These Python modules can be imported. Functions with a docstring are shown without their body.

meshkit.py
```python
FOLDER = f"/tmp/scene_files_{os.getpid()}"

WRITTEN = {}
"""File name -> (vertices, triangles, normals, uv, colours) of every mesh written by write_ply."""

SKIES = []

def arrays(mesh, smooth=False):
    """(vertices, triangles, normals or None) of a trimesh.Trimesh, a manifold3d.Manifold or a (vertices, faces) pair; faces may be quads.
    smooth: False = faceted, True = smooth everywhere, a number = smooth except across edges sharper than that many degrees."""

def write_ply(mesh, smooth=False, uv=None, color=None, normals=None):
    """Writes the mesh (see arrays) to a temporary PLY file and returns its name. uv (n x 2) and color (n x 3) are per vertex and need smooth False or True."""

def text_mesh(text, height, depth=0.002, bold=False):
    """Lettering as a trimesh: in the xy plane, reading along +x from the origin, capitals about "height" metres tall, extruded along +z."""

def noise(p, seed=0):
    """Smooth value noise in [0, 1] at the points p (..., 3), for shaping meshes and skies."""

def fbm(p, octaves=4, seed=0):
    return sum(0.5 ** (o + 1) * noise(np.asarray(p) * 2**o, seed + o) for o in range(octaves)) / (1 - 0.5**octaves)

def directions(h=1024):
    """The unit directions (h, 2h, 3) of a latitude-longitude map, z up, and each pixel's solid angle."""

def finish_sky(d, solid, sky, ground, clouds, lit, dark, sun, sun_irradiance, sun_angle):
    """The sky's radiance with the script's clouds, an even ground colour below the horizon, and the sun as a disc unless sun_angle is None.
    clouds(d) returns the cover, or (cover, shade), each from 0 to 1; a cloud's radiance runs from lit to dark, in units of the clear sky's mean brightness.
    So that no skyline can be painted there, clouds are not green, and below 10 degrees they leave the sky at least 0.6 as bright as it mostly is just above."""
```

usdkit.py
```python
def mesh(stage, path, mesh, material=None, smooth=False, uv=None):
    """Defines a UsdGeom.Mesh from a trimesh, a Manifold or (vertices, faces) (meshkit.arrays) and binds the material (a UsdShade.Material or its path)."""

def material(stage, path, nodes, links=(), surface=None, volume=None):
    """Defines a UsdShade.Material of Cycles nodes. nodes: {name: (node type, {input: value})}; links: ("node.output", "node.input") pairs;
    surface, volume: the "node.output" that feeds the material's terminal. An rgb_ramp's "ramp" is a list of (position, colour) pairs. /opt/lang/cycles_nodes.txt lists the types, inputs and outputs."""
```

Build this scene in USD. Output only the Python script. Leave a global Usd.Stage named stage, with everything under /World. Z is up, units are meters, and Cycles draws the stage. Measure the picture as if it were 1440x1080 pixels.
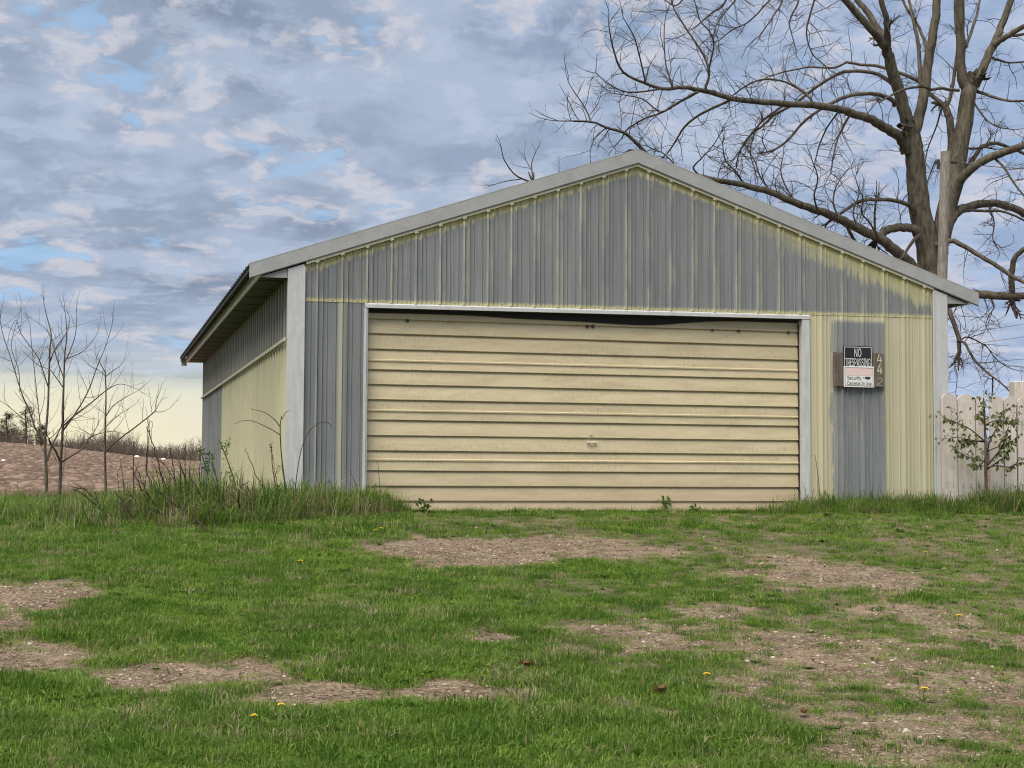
import math, random
import numpy as np, trimesh, usdkit, meshkit
from pxr import Usd, UsdGeom, UsdLux, UsdShade, Gf, Sdf, Vt

stage = Usd.Stage.CreateInMemory()
UsdGeom.SetStageUpAxis(stage, UsdGeom.Tokens.z)
UsdGeom.SetStageMetersPerUnit(stage, 1.0)
UsdGeom.Xform.Define(stage, '/World')
UsdGeom.Scope.Define(stage, '/World/Looks')
rnd = random.Random(7)
rng = np.random.default_rng(7)

# ------------------------------------------------------------------ camera
F = 2157.108                                        # focal length in pixels of a 1440 pixel wide picture
C = np.array([-1.84273, -15.28302, 0.39888])        # z = 0 is the foot of the garage door
R = np.array([[0.96506322, 0.02070587, 0.26119771], [-0.26196096, 0.05560807, 0.96347506], [0.00542489, -0.99823795, 0.05908945]])
cam = UsdGeom.Camera.Define(stage, '/World/camera')
cam.CreateHorizontalApertureAttr(36.0)
cam.CreateVerticalApertureAttr(27.0)
cam.CreateFocalLengthAttr(36.0 * F / 1440)
cam.CreateClippingRangeAttr(Gf.Vec2f(0.05, 5000))
rt, up, bk = R[:, 0], -R[:, 1], -R[:, 2]
cam.AddTransformOp().Set(Gf.Matrix4d(*rt, 0, *up, 0, *bk, 0, *C, 1))
EXPOSURE = 1.9
cam.CreateExposureAttr(EXPOSURE)


def ray(p):
    return R @ np.array([p[0] - 720.0, p[1] - 540.0, F])


def at(p, depth):
    """The point seen at pixel p at that distance in front of the camera."""
    return C + ray(p) * (depth / F)


# ------------------------------------------------------------------ node graphs
class Ref(str):
    pass


class G:
    def __init__(self):
        self.nodes, self.links, self.k = {}, [], 0

    def n(self, kind, out, **inp):
        self.k += 1
        name, vals = f"n{self.k}", {}
        for a, v in inp.items():
            if isinstance(v, Ref):
                self.links.append((str(v), f"{name}.{a}"))
            else:
                vals[a] = v
        self.nodes[name] = (kind, vals)
        return Ref(f"{name}.{out}")

    def m(self, op, a, b=0.0, c=0.0, clamp=False):
        return self.n('math', 'value', math_type=op, value1=a, value2=b, value3=c, use_clamp=clamp)

    def step(self, v, lo, hi, a=0.0, b=1.0):
        return self.n('map_range', 'result', range_type='smoothstep', value=v, from_min=lo, from_max=hi, to_min=a, to_max=b, clamp=True)

    def mix(self, f, a, b, kind='mix'):
        return self.n('mix', 'color', mix_type=kind, fac=f, color1=a, color2=b)

    def noise(self, vec, scale, detail=3.0, rough=0.5, dist=0.0):
        return self.n('noise_texture', 'fac', vector=vec, scale=float(scale), detail=float(detail), roughness=float(rough), distortion=float(dist))

    def map(self, vec, scale=(1, 1, 1), loc=(0, 0, 0), rot=(0, 0, 0)):
        return self.n('mapping', 'vector', vector=vec, scale=scale, location=loc, rotation=rot)

    def xyz(self, vec):
        self.k += 1
        name = f"n{self.k}"
        self.nodes[name] = ('separate_xyz', {})
        self.links.append((str(vec), f"{name}.vector"))
        return [Ref(f"{name}.{c}") for c in 'xyz']

    def vec(self, x, y, z):
        return self.n('combine_xyz', 'vector', x=x, y=y, z=z)

    def pos(self):
        return self.n('geometry', 'position')

    def done(self, name, surface, volume=None):
        return usdkit.material(stage, f'/World/Looks/{name}', self.nodes, self.links, surface=str(surface))


def col(*c):
    """sRGB 0..255 to linear."""
    c = np.array(c, float) / 255
    return tuple(float(x) for x in np.where(c <= 0.04045, c / 12.92, ((c + 0.055) / 1.055) ** 2.4))


# ------------------------------------------------------------------ sky and sun
SUN_EL, SUN_DIR = math.radians(60), (-0.72, -0.70)
SUN_AZ = math.atan2(SUN_DIR[0], SUN_DIR[1])
SKY_STRENGTH, SKY_K = 0.06, 4.45


def sky():
    g = G()
    d = g.n('texture_coordinate', 'generated')
    x, y, z = g.xyz(d)
    tex = g.n('sky_texture', 'color', sky_type='single_scattering', sun_disc=False, sun_elevation=SUN_EL, sun_rotation=SUN_AZ, altitude=200.0, air_density=1.0, aerosol_density=1.5, ozone_density=1.0)
    hor = g.m('maximum', g.m('sqrt', g.m('add', g.m('multiply', x, x), g.m('multiply', y, y))), 0.02)
    uv = g.vec(g.m('divide', x, hor), g.m('divide', y, hor), g.m('multiply', g.m('logarithm', g.m('add', g.m('maximum', z, 0.0), 0.05), 2.718), 0.62))
    az = g.m('arctan2', x, y)
    # a layer of soft broken cloud seen in perspective
    big = g.noise(g.map(uv, loc=(2, 4, 0)), 4.0, 3, 0.5, 0.2)
    mid = g.noise(g.map(uv, loc=(5, 2, 0)), 14.0, 5, 0.55, 0.25)
    fine = g.noise(g.map(uv, loc=(1, 7, 0)), 27.0, 5, 0.6, 0.25)
    west = g.step(az, 0.35, -0.25)
    body = g.mix(g.step(mid, 0.36, 0.62), col(150, 166, 189), col(174, 189, 212))
    slate = g.m('multiply', g.step(big, 0.53, 0.64), g.step(mid, 0.58, 0.42))
    c = g.mix(g.m('multiply', slate, g.m('add', 0.35, g.m('multiply', west, 0.45))), body, col(112, 126, 150))
    c = g.mix(g.m('multiply', g.step(fine, 0.47, 0.62), 0.55), c, col(190, 203, 223))
    # right of the picture the layer is thinner and bluer
    thin = g.step(az, 0.1, 0.75)
    c = g.mix(g.m('multiply', thin, 0.5), c, g.mix(g.step(mid, 0.42, 0.62), col(160, 186, 230), col(200, 209, 232)))
    # small gaps of clear sky, the cloud round them lit cream and pink
    gn = g.m('add', g.noise(g.map(uv, loc=(3.3, 8.1, 0)), 12.5, 5, 0.58, 0.3), g.m('multiply', g.m('subtract', west, 0.5), 0.035))
    rim = g.m('multiply', g.m('multiply', g.step(gn, 0.49, 0.555), g.step(gn, 0.61, 0.575)), g.step(fine, 0.40, 0.56))
    c = g.mix(g.m('multiply', rim, 0.46), c, g.mix(g.step(fine, 0.45, 0.6), col(208, 203, 213), col(224, 217, 218)))
    clear = g.mix(0.2, col(156, 204, 248), g.n('hsv', 'color', color=tex, value=0.14))
    c = g.mix(g.m('multiply', g.step(gn, 0.592, 0.665), g.m('add', 0.32, g.m('multiply', west, 0.45))), c, clear)
    # towards the horizon: bands, then a clear strip, yellow on the left where the sun went
    band = g.noise(g.vec(g.m('multiply', az, 2.2), g.m('multiply', z, 46.0), 0.0), 1.0, 4, 0.5, 0.4)
    low = g.step(g.m('add', z, g.m('multiply', g.m('subtract', band, 0.5), 0.10)), 0.088, 0.045)
    glow = g.step(az, 0.42, -0.02)
    strip = g.mix(g.step(z, 0.018, 0.075), col(251, 240, 204), col(230, 232, 212))
    strip = g.mix(glow, g.mix(g.step(z, 0.0, 0.16), col(196, 212, 240), col(164, 186, 228)), strip)
    c = g.mix(g.m('multiply', low, 0.93), c, strip)
    full = g.n('hsv', 'color', color=c, value=SKY_K)
    bg = g.n('background_shader', 'background', color=full, strength=SKY_STRENGTH)
    return g.done('sky_look', bg)


dome = UsdLux.DomeLight.Define(stage, '/World/sky')
dome.GetPrim().SetCustomDataByKey('kind', 'structure')
UsdShade.MaterialBindingAPI.Apply(dome.GetPrim()).Bind(sky())
sun = UsdLux.DistantLight.Define(stage, '/World/sun')
sun.CreateIntensityAttr(0.4)
sun.CreateAngleAttr(50.0)
sun.CreateColorAttr(Gf.Vec3f(1.0, 0.94, 0.82))
sun.GetPrim().CreateAttribute('inputs:normalize', Sdf.ValueTypeNames.Bool).Set(True)
h = math.cos(SUN_EL)
n_ = math.hypot(*SUN_DIR)
to_sun = np.array([SUN_DIR[0] / n_ * h, SUN_DIR[1] / n_ * h, math.sin(SUN_EL)])
xa = np.cross([0, 0, 1], to_sun); xa /= np.linalg.norm(xa)
ya = np.cross(to_sun, xa)
UsdGeom.Xformable(sun).AddTransformOp().Set(Gf.Matrix4d(*xa, 0, *ya, 0, *to_sun, 0, 0, 0, 0, 1))


# ------------------------------------------------------------------ helpers for prims
taken = {}


def numbered(parent, name):
    k = taken.get((parent, name), 0)
    taken[(parent, name)] = k + 1
    return name if k == 0 else f'{name}_{k:03d}'


def keys(prim, **kw):
    for k, v in kw.items():
        if v:
            prim.SetCustomDataByKey(k, v)
    return prim


def thing(name, label, category, loc=(0, 0, 0), group=None):
    p = '/World/' + numbered('/World', name)
    x = UsdGeom.Xform.Define(stage, p)
    if any(loc):
        x.AddTranslateOp().Set(Gf.Vec3d(*map(float, loc)))
    keys(x.GetPrim(), label=label, category=category, group=group)
    x._loc = np.array(loc, float)
    return x


def path_of(parent):
    return '/World' if parent is None else str(parent.GetPath())


def obj(name, mesh, mat, parent=None, smooth=False, label=None, kind=None, category=None, group=None, loc=None):
    pp = path_of(parent)
    if loc is not None:
        v, f = (mesh.vertices, mesh.faces) if hasattr(mesh, 'vertices') else mesh
        mesh = (np.asarray(v, float) - np.asarray(loc, float), np.asarray(f))
    m = usdkit.mesh(stage, f'{pp}/{numbered(pp, name)}', mesh, mat, smooth=smooth)
    keys(m.GetPrim(), label=label, kind=kind, category=category, group=group)
    return m


def box(lo, hi):
    lo, hi = np.minimum(lo, hi), np.maximum(lo, hi)
    m = trimesh.creation.box(np.asarray(hi, float) - np.asarray(lo, float))
    m.apply_translation((np.asarray(lo, float) + np.asarray(hi, float)) / 2)
    return m


def bev(lo, hi, r=0.004):
    """A box with chamfered edges."""
    lo, hi = np.minimum(lo, hi).astype(float), np.maximum(lo, hi).astype(float)
    pts = []
    for ax in range(3):
        a, b = lo + r, hi - r
        a[ax], b[ax] = lo[ax], hi[ax]
        pts += [[(a, b)[i][0], (a, b)[j][1], (a, b)[k][2]] for i in (0, 1) for j in (0, 1) for k in (0, 1)]
    return trimesh.convex.convex_hull(np.array(pts))


def join(parts):
    vs, fs, n = [], [], 0
    for p in parts:
        v, f = (p.vertices, p.faces) if hasattr(p, 'vertices') else p
        vs.append(np.asarray(v, float)); fs.append(np.asarray(f) + n); n += len(v)
    return np.vstack(vs), np.vstack(fs)


def spline(pts, per=4):
    """Catmull-Rom through the points (any dimension)."""
    p = np.asarray(pts, float)
    if len(p) < 3:
        t = np.linspace(0, 1, per + 1)[:, None]
        return p[0] * (1 - t) + p[-1] * t
    q = np.vstack([2 * p[0] - p[1], p, 2 * p[-1] - p[-2]])
    out = []
    t = np.linspace(0, 1, per, endpoint=False)[:, None]
    for i in range(1, len(q) - 2):
        a, b, c, d = q[i - 1], q[i], q[i + 1], q[i + 2]
        out.append(0.5 * (2 * b + (c - a) * t + (2 * a - 5 * b + 4 * c - d) * t ** 2 + (3 * b - a - 3 * c + d) * t ** 3))
    out.append(p[-1:])
    return np.vstack(out)


def tube(points, radii, sides=5, cap=True):
    p = np.asarray(points, float)
    r = np.broadcast_to(np.asarray(radii, float), (len(p),))
    t = np.gradient(p, axis=0)
    t /= np.linalg.norm(t, axis=1, keepdims=True) + 1e-12
    ref = np.array([0.31, 0.87, 0.38]) if abs(t[:, 2]).mean() > 0.6 else np.array([0.1, 0.2, 0.97])
    a = np.cross(t, ref)
    a /= np.linalg.norm(a, axis=1, keepdims=True) + 1e-12
    b, ang = np.cross(t, a), np.arange(sides) * 2 * np.pi / sides
    v = (p[:, None] + r[:, None, None] * (np.cos(ang)[None, :, None] * a[:, None] + np.sin(ang)[None, :, None] * b[:, None])).reshape(-1, 3)
    i, j = np.meshgrid(np.arange(len(p) - 1), np.arange(sides), indexing='ij')
    q = np.stack([i * sides + j, i * sides + (j + 1) % sides, (i + 1) * sides + (j + 1) % sides, (i + 1) * sides + j], -1).reshape(-1, 4)
    f = np.vstack([q[:, [0, 1, 2]], q[:, [0, 2, 3]]])
    if cap:
        n = len(v)
        v = np.vstack([v, p[0], p[-1]])
        k = np.arange(sides)
        f = np.vstack([f, np.stack([np.full(sides, n), (k + 1) % sides, k], 1), np.stack([np.full(sides, n + 1), n - sides + k, n - sides + (k + 1) % sides], 1)])
    return v, f


def unit(v):
    return np.asarray(v, float) / (np.linalg.norm(v) + 1e-12)


# ------------------------------------------------------------------ ground shape
def fade(t):
    t = np.clip(t, 0, 1)
    return t * t * (3 - 2 * t)


def depth_of(x, y):
    return (np.asarray(x) - C[0]) * R[0, 2] + (np.asarray(y) - C[1]) * R[1, 2]


EDGE = 24.3                                     # the lawn ends and the ploughed field starts at this depth


def field_height(x, y):
    """The ploughed slope beyond the lawn: higher on the left."""
    d = depth_of(x, y)
    side = ((np.asarray(x) - C[0]) * R[0, 0] + (np.asarray(y) - C[1]) * R[1, 0]) / np.maximum(d, 1)
    top = 1.42 + 1.75 * fade((-0.19 - side) / 0.16) + 0.2 * fade((side + 0.1) / 0.3)
    t = (d - EDGE) / 126.0
    rise = np.where(t < 1, 0.35 * t + 0.65 * fade(np.clip(t, 0, 1) ** 0.9), np.maximum(1 - 0.12 * (t - 1), 0.3))
    return np.where(d > EDGE, rise * top, 0.0)


def ground(x, y):
    x, y = np.asarray(x, float), np.asarray(y, float)
    s = np.where(y < -0.9, 0.0735 * (y + 0.9), 0.0) + np.where(y < 0, 0.012 * y, 0)
    s = np.where(y < -18, 0.0735 * (-17.1) - 0.012 * 18, s)
    bump = 0.018 * np.sin(0.9 * x + 0.6) * np.sin(0.8 * y + 1.0) + 0.010 * np.sin(2.3 * x - 1.1 * y)
    bump *= fade((-0.4 - y) / 1.5) + fade((-0.5 - x) / 1.2) * fade((y + 1) / 1.0)
    return s + bump + field_height(x, y)


def to_ground(p):
    """Where the line of sight through pixel p meets the ground."""
    q = ray(p); q = q / q[1]
    t = np.linspace(3, 60, 3000)
    P = C + t[:, None] * q
    k = np.argmax(P[:, 2] < ground(P[:, 0], P[:, 1]))
    a, b = P[max(k - 1, 0)], P[k]
    ga, gb = a[2] - ground(a[0], a[1]), b[2] - ground(b[0], b[1])
    w = ga / (ga - gb + 1e-9)
    return a + (b - a) * w


# bare places: pixel centre, half width, half height, strength
BARE = [(640, 777, 165, 26, 1.2), (715, 775, 120, 24, 1.2), (805, 771, 125, 20, 1.15), (1180, 930, 340, 105, 0.60), (1300, 1030, 270, 65, 0.58), (880, 900, 220, 60, 0.60), (1110, 790, 95, 20, 0.9), (1190, 812, 150, 24, 1.15), (1060, 806, 60, 12, 0.7),
        (50, 837, 140, 29, 1.2), (5, 880, 75, 30, 1.1), (55, 925, 125, 31, 1.2), (225, 953, 140, 33, 1.2), (350, 945, 100, 26, 1.12), (440, 980, 125, 26, 1.12), (635, 977, 100, 24, 1.15), (690, 893, 90, 22, 0.9), (930, 775, 60, 14, 0.7),
        (690, 893, 60, 16, 0.6), (900, 895, 150, 40, 0.95), (1000, 860, 110, 22, 0.6), (1110, 900, 130, 34, 0.9), (1330, 880, 150, 45, 0.9), (1430, 900, 90, 40, 0.7),
        (1230, 960, 160, 40, 0.55), (1400, 975, 90, 40, 0.7), (1040, 965, 120, 24, 0.55), (940, 1005, 60, 14, 0.6), (1240, 1062, 190, 26, 0.75), (1420, 1050, 60, 40, 0.7), (740, 945, 40, 14, 0.55), (520, 1050, 50, 12, 0.35)]
bare_world = []
for (px, py, hw, hh, s) in BARE:
    c0, l, r_, t, b = (to_ground(q) for q in ((px, py), (px - hw, py), (px + hw, py), (px, py - hh), (px, py + hh)))
    bare_world.append((c0[:2], unit((r_ - l)[:2]), np.linalg.norm((r_ - l)[:2]) / 2, np.linalg.norm((t - b)[:2]) / 2, s))


def bareness(x, y):
    x, y = np.asarray(x, float), np.asarray(y, float)
    p = np.stack([x, y, 0 * x], -1).reshape(-1, 3)
    nz = (meshkit.fbm(p * 2.2) * 0.5 + meshkit.fbm(p * 7.0 + 3.1) * 0.5).reshape(x.shape)
    nz2 = meshkit.fbm(p * 2.4 + 9.0).reshape(x.shape)
    out = np.zeros_like(x)
    for c0, ux, a, b, s in bare_world:
        dx, dy = x - c0[0], y - c0[1]
        uy = np.array([-ux[1], ux[0]])
        e = np.hypot((dx * ux[0] + dy * ux[1]) / a, (dx * uy[0] + dy * uy[1]) / b)
        out = np.maximum(out, s * fade((1.58 - e - nz * (1.0 if s > 1.1 else 1.5)) / 0.95))
    out = np.where(y > -0.3, 0, out)
    return np.clip(out + (0.16 + 0.34 * fade((x + 0.2) / 3.0)) * np.clip(nz2 + 0.05, 0, 1), 0, 1)


# ------------------------------------------------------------------ materials
def principled(g, color, rough=0.7, bump=None, bump_d=0.01, bump_s=1.0, **kw):
    inp = dict(base_color=color, roughness=rough, **kw)
    if bump is not None:
        inp['normal'] = g.n('bump', 'normal', height=bump, strength=bump_s, distance=bump_d)
    return g.n('principled_bsdf', 'BSDF', **inp)


PITCH, RIB0 = 0.2515, 0.028                     # rib spacing and the first rib of the front wall
EAVE_X, RIDGE_X, SLOPE, RIDGE_Z = 0.411, 3.66, 0.3405, 3.851


def rib_fraction(g, coord):
    return g.m('fraction', g.m('divide', g.m('subtract', coord, RIB0), PITCH))


def metal_wall(name, kind):
    """Weathered steel siding. kind: gable, plain, patch, side_upper, side_lower, side_grey."""
    g = G()
    p = g.pos()
    x, y, z = g.xyz(p)
    along = y if kind.startswith('side') else x
    streak = g.noise(g.vec(g.m('multiply', along, 26.0), g.m('multiply', z, 1.1), 0.0), 1.0, 5, 0.62)
    streak2 = g.noise(g.vec(g.m('multiply', along, 90.0), g.m('multiply', z, 2.5), 2.0), 1.0, 3, 0.6)
    blotch = g.noise(p, 2.2, 5, 0.6)
    grain = g.noise(p, 60.0, 3, 0.65)
    f = rib_fraction(g, along)
    grey = g.mix(g.step(streak, 0.3, 0.7), (0.160, 0.169, 0.175), (0.208, 0.218, 0.222))
    grey = g.mix(g.step(streak2, 0.55, 0.78, 0.0, 0.28), grey, (0.27, 0.272, 0.265))
    grey = g.mix(g.step(blotch, 0.35, 0.7, 0.0, 0.35), grey, (0.150, 0.155, 0.160))
    grey = g.mix(g.step(grain, 0.5, 0.8, 0.0, 0.25), grey, (0.30, 0.31, 0.31))
    crease_shade = g.m('maximum', g.m('multiply', g.step(f, 0.004, 0.012), g.step(f, 0.040, 0.022)), g.m('multiply', g.step(f, 0.196, 0.204), g.step(f, 0.236, 0.218)))  # shade of the rib grooves, painted into the colour as dark lines
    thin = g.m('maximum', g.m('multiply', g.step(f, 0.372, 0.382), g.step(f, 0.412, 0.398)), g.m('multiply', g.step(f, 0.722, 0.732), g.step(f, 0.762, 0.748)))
    crease_shade = g.m('maximum', crease_shade, g.m('multiply', thin, 0.45))
    yellow = g.mix(g.step(streak, 0.3, 0.75), (0.438, 0.410, 0.278), (0.480, 0.452, 0.315))
    yellow = g.mix(g.step(blotch, 0.4, 0.75, 0.0, 0.35), yellow, (0.38, 0.36, 0.215))
    yellow = g.mix(g.step(grain, 0.55, 0.85, 0.0, 0.2), yellow, (0.33, 0.31, 0.21))
    old = (0.50, 0.465, 0.235)
    if kind == 'gable':
        # paint that stayed under the rake trim and along the ribs; lit rib flanks are put into the colour too
        top = g.m('subtract', RIDGE_Z - 0.19, g.m('multiply', g.m('absolute', g.m('subtract', x, RIDGE_X)), SLOPE))
        down = g.m('add', g.m('subtract', top, z), g.m('multiply', g.m('subtract', streak, 0.5), 0.16))
        far = g.m('add', down, g.m('multiply', g.step(f, 0.06, 0.2), 0.02))
        color = g.mix(g.step(far, 0.092, 0.035, 0.0, 0.95), grey, old)
        wide = g.step(x, 4.2, 6.6)
        color = g.mix(g.m('multiply', g.m('multiply', g.step(g.m('add', far, g.m('multiply', g.m('subtract', streak, 0.5), 0.55)), 0.23, 0.15), wide), 0.62), color, old)
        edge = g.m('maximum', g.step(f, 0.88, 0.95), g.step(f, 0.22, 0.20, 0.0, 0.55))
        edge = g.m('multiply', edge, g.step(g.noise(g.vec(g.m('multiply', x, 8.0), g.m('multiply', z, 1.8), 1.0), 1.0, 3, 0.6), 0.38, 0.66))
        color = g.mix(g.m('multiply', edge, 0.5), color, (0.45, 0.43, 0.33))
        foot = g.m('subtract', z, g.m('add', 2.120, g.m('multiply', x, 0.0078)))
        foot = g.m('add', foot, g.m('multiply', g.m('subtract', streak2, 0.5), 0.05))
        color = g.mix(g.step(foot, 0.05, 0.012, 0.0, 0.75), color, old)
    elif kind == 'plain':
        edge = g.m('multiply', g.step(f, 0.88, 0.95), g.step(blotch, 0.35, 0.6))  # lit rib flanks put into the colour as pale lines
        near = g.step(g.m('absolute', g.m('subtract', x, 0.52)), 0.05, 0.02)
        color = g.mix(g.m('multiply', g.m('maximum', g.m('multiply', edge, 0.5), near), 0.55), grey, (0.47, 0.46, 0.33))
        color = g.mix(g.step(g.m('add', z, g.m('multiply', streak, 0.4)), 0.75, 0.2, 0.0, 0.45), color, (0.36, 0.38, 0.41))
    elif kind == 'patch':
        wob = g.m('multiply', g.m('subtract', g.noise(g.vec(g.m('multiply', x, 7.0), g.m('multiply', z, 2.0), 0.0), 1.0, 5, 0.7), 0.5), 0.30)
        inside = g.m('multiply', g.step(g.m('add', x, wob), 5.92, 5.955), g.step(g.m('add', x, g.m('multiply', wob, 0.12)), 6.585, 6.566))
        inside = g.m('multiply', inside, g.step(g.m('add', z, g.m('multiply', streak2, 0.06)), 2.17, 2.11))
        worn = g.m('multiply', inside, g.step(streak2, 0.72, 0.58, 0.55, 1.0))
        warm = g.mix(g.step(x, 5.98, 5.80), yellow, (0.46, 0.415, 0.285))
        color = g.mix(worn, warm, grey)
        halo = g.m('multiply', g.step(x, 5.80, 5.93), g.step(x, 6.02, 5.95))
        color = g.mix(g.m('multiply', halo, 0.35), color, (0.40, 0.36, 0.29))
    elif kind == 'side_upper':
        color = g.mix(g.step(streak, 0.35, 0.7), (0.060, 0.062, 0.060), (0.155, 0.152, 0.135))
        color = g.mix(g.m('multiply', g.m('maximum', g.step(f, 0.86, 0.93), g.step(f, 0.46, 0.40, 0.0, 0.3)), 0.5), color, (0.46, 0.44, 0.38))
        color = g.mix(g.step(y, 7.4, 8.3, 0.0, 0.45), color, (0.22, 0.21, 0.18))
    elif kind == 'side_lower':
        color = yellow
    else:
        color = grey
    color = g.mix(g.m('multiply', crease_shade, 0.35 if kind in ('patch', 'side_lower') else 0.62), color, (0.075, 0.075, 0.070))
    color = g.n('hsv', 'color', color=color, value=g.m('add', 0.93, g.m('multiply', g.n('object_info', 'random'), 0.13)))
    dirt = g.step(g.m('add', z, g.m('multiply', blotch, 0.22)), 0.34, 0.04, 0.0, 0.45)
    color = g.mix(dirt, color, (0.20, 0.19, 0.14))
    return g.done(name, principled(g, color, g.step(streak, 0.2, 0.8, 0.45, 0.65), bump=g.noise(p, 14.0, 3), bump_d=0.003, bump_s=0.5, metallic=0.0, specular_ior_level=0.4))


def painted(name, a, b, rough=0.55, scale=3.0, streak=(8.0, 8.0, 1.2), dirt=None, dirt_amt=0.3, bump=0.002):
    g = G()
    p = g.pos()
    s = g.noise(g.map(p, scale=streak), scale, 5, 0.6)
    c = g.mix(g.step(s, 0.3, 0.7), a, b)
    if dirt:
        c = g.mix(g.step(g.noise(p, 9.0, 6, 0.68), 0.5, 0.72, 0.0, dirt_amt), c, dirt)
        c = g.mix(g.step(g.noise(p, 45.0, 3, 0.6), 0.56, 0.75, 0.0, dirt_amt * 0.7), c, dirt)
    return g.done(name, principled(g, c, rough, bump=g.noise(p, 22.0, 4), bump_d=bump, bump_s=0.6))


def door_paint():
    g = G()
    p = g.pos()
    x, y, z = g.xyz(p)
    a = g.noise(g.vec(g.m('multiply', x, 2.2), g.m('multiply', z, 14.0), 0.0), 1.0, 5, 0.6)
    speck = g.noise(g.vec(g.m('multiply', x, 40.0), g.m('multiply', z, 18.0), 0.0), 1.0, 5, 0.72)
    zone = g.noise(g.vec(g.m('multiply', x, 1.1), g.m('multiply', z, 4.0), 3.0), 1.0, 5, 0.62)
    c = g.mix(g.step(a, 0.3, 0.7), (0.448, 0.372, 0.228), (0.528, 0.447, 0.288))
    c = g.mix(g.step(zone, 0.55, 0.30, 0.0, 0.55), c, (0.545, 0.455, 0.305))
    c = g.mix(g.m('multiply', g.step(speck, 0.49, 0.66), g.step(zone, 0.36, 0.66, 0.06, 0.50)), c, (0.270, 0.222, 0.130))
    c = g.mix(g.step(g.noise(p, 80.0, 3, 0.7), 0.56, 0.78, 0.0, 0.45), c, (0.56, 0.50, 0.36))
    run = g.noise(g.vec(g.m('multiply', x, 70.0), g.m('multiply', z, 2.6), 7.0), 1.0, 4, 0.6)
    c = g.mix(g.m('multiply', g.step(run, 0.55, 0.72), g.step(zone, 0.3, 0.7, 0.05, 0.28)), c, (0.30, 0.25, 0.14))
    rust = g.m('multiply', g.step(g.noise(g.vec(g.m('multiply', x, 9.0), g.m('multiply', z, 30.0), 4.0), 1.0, 5, 0.7), 0.63, 0.72), 0.5)
    c = g.mix(rust, c, (0.23, 0.135, 0.070))
    c = g.n('hsv', 'color', color=c, value=g.m('add', 0.94, g.m('multiply', g.n('object_info', 'random'), 0.12)))
    low = g.m('add', z, g.m('multiply', g.m('subtract', speck, 0.5), 0.30))
    c = g.mix(g.step(low, 0.50, -0.02, 0.0, 0.5), c, (0.345, 0.250, 0.160))
    c = g.mix(g.step(low, 0.13, 0.0, 0.0, 0.5), c, (0.20, 0.155, 0.105))
    dent = g.noise(g.vec(g.m('multiply', x, 2.5), g.m('multiply', z, 7.0), 1.0), 1.0, 3, 0.5)
    return g.done('door_paint', principled(g, c, 0.5, bump=g.m('add', g.m('multiply', speck, 0.06), dent), bump_d=0.012, bump_s=0.6))


def bark(name, a, b, scale=1.0):
    g = G()
    p = g.pos()
    s = g.noise(g.map(p, scale=(16 * scale, 16 * scale, 4.0 * scale)), 1.0, 6, 0.7)
    v = g.noise(p, 3.0, 4, 0.6)
    c = g.mix(g.step(s, 0.34, 0.66), a, b)
    c = g.mix(g.step(v, 0.42, 0.72, 0.0, 0.4), c, tuple(min(1, t * 1.35) for t in b))
    return g.done(name, principled(g, c, 0.9, bump=s, bump_d=0.03, bump_s=0.9, specular_ior_level=0.2))


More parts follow.
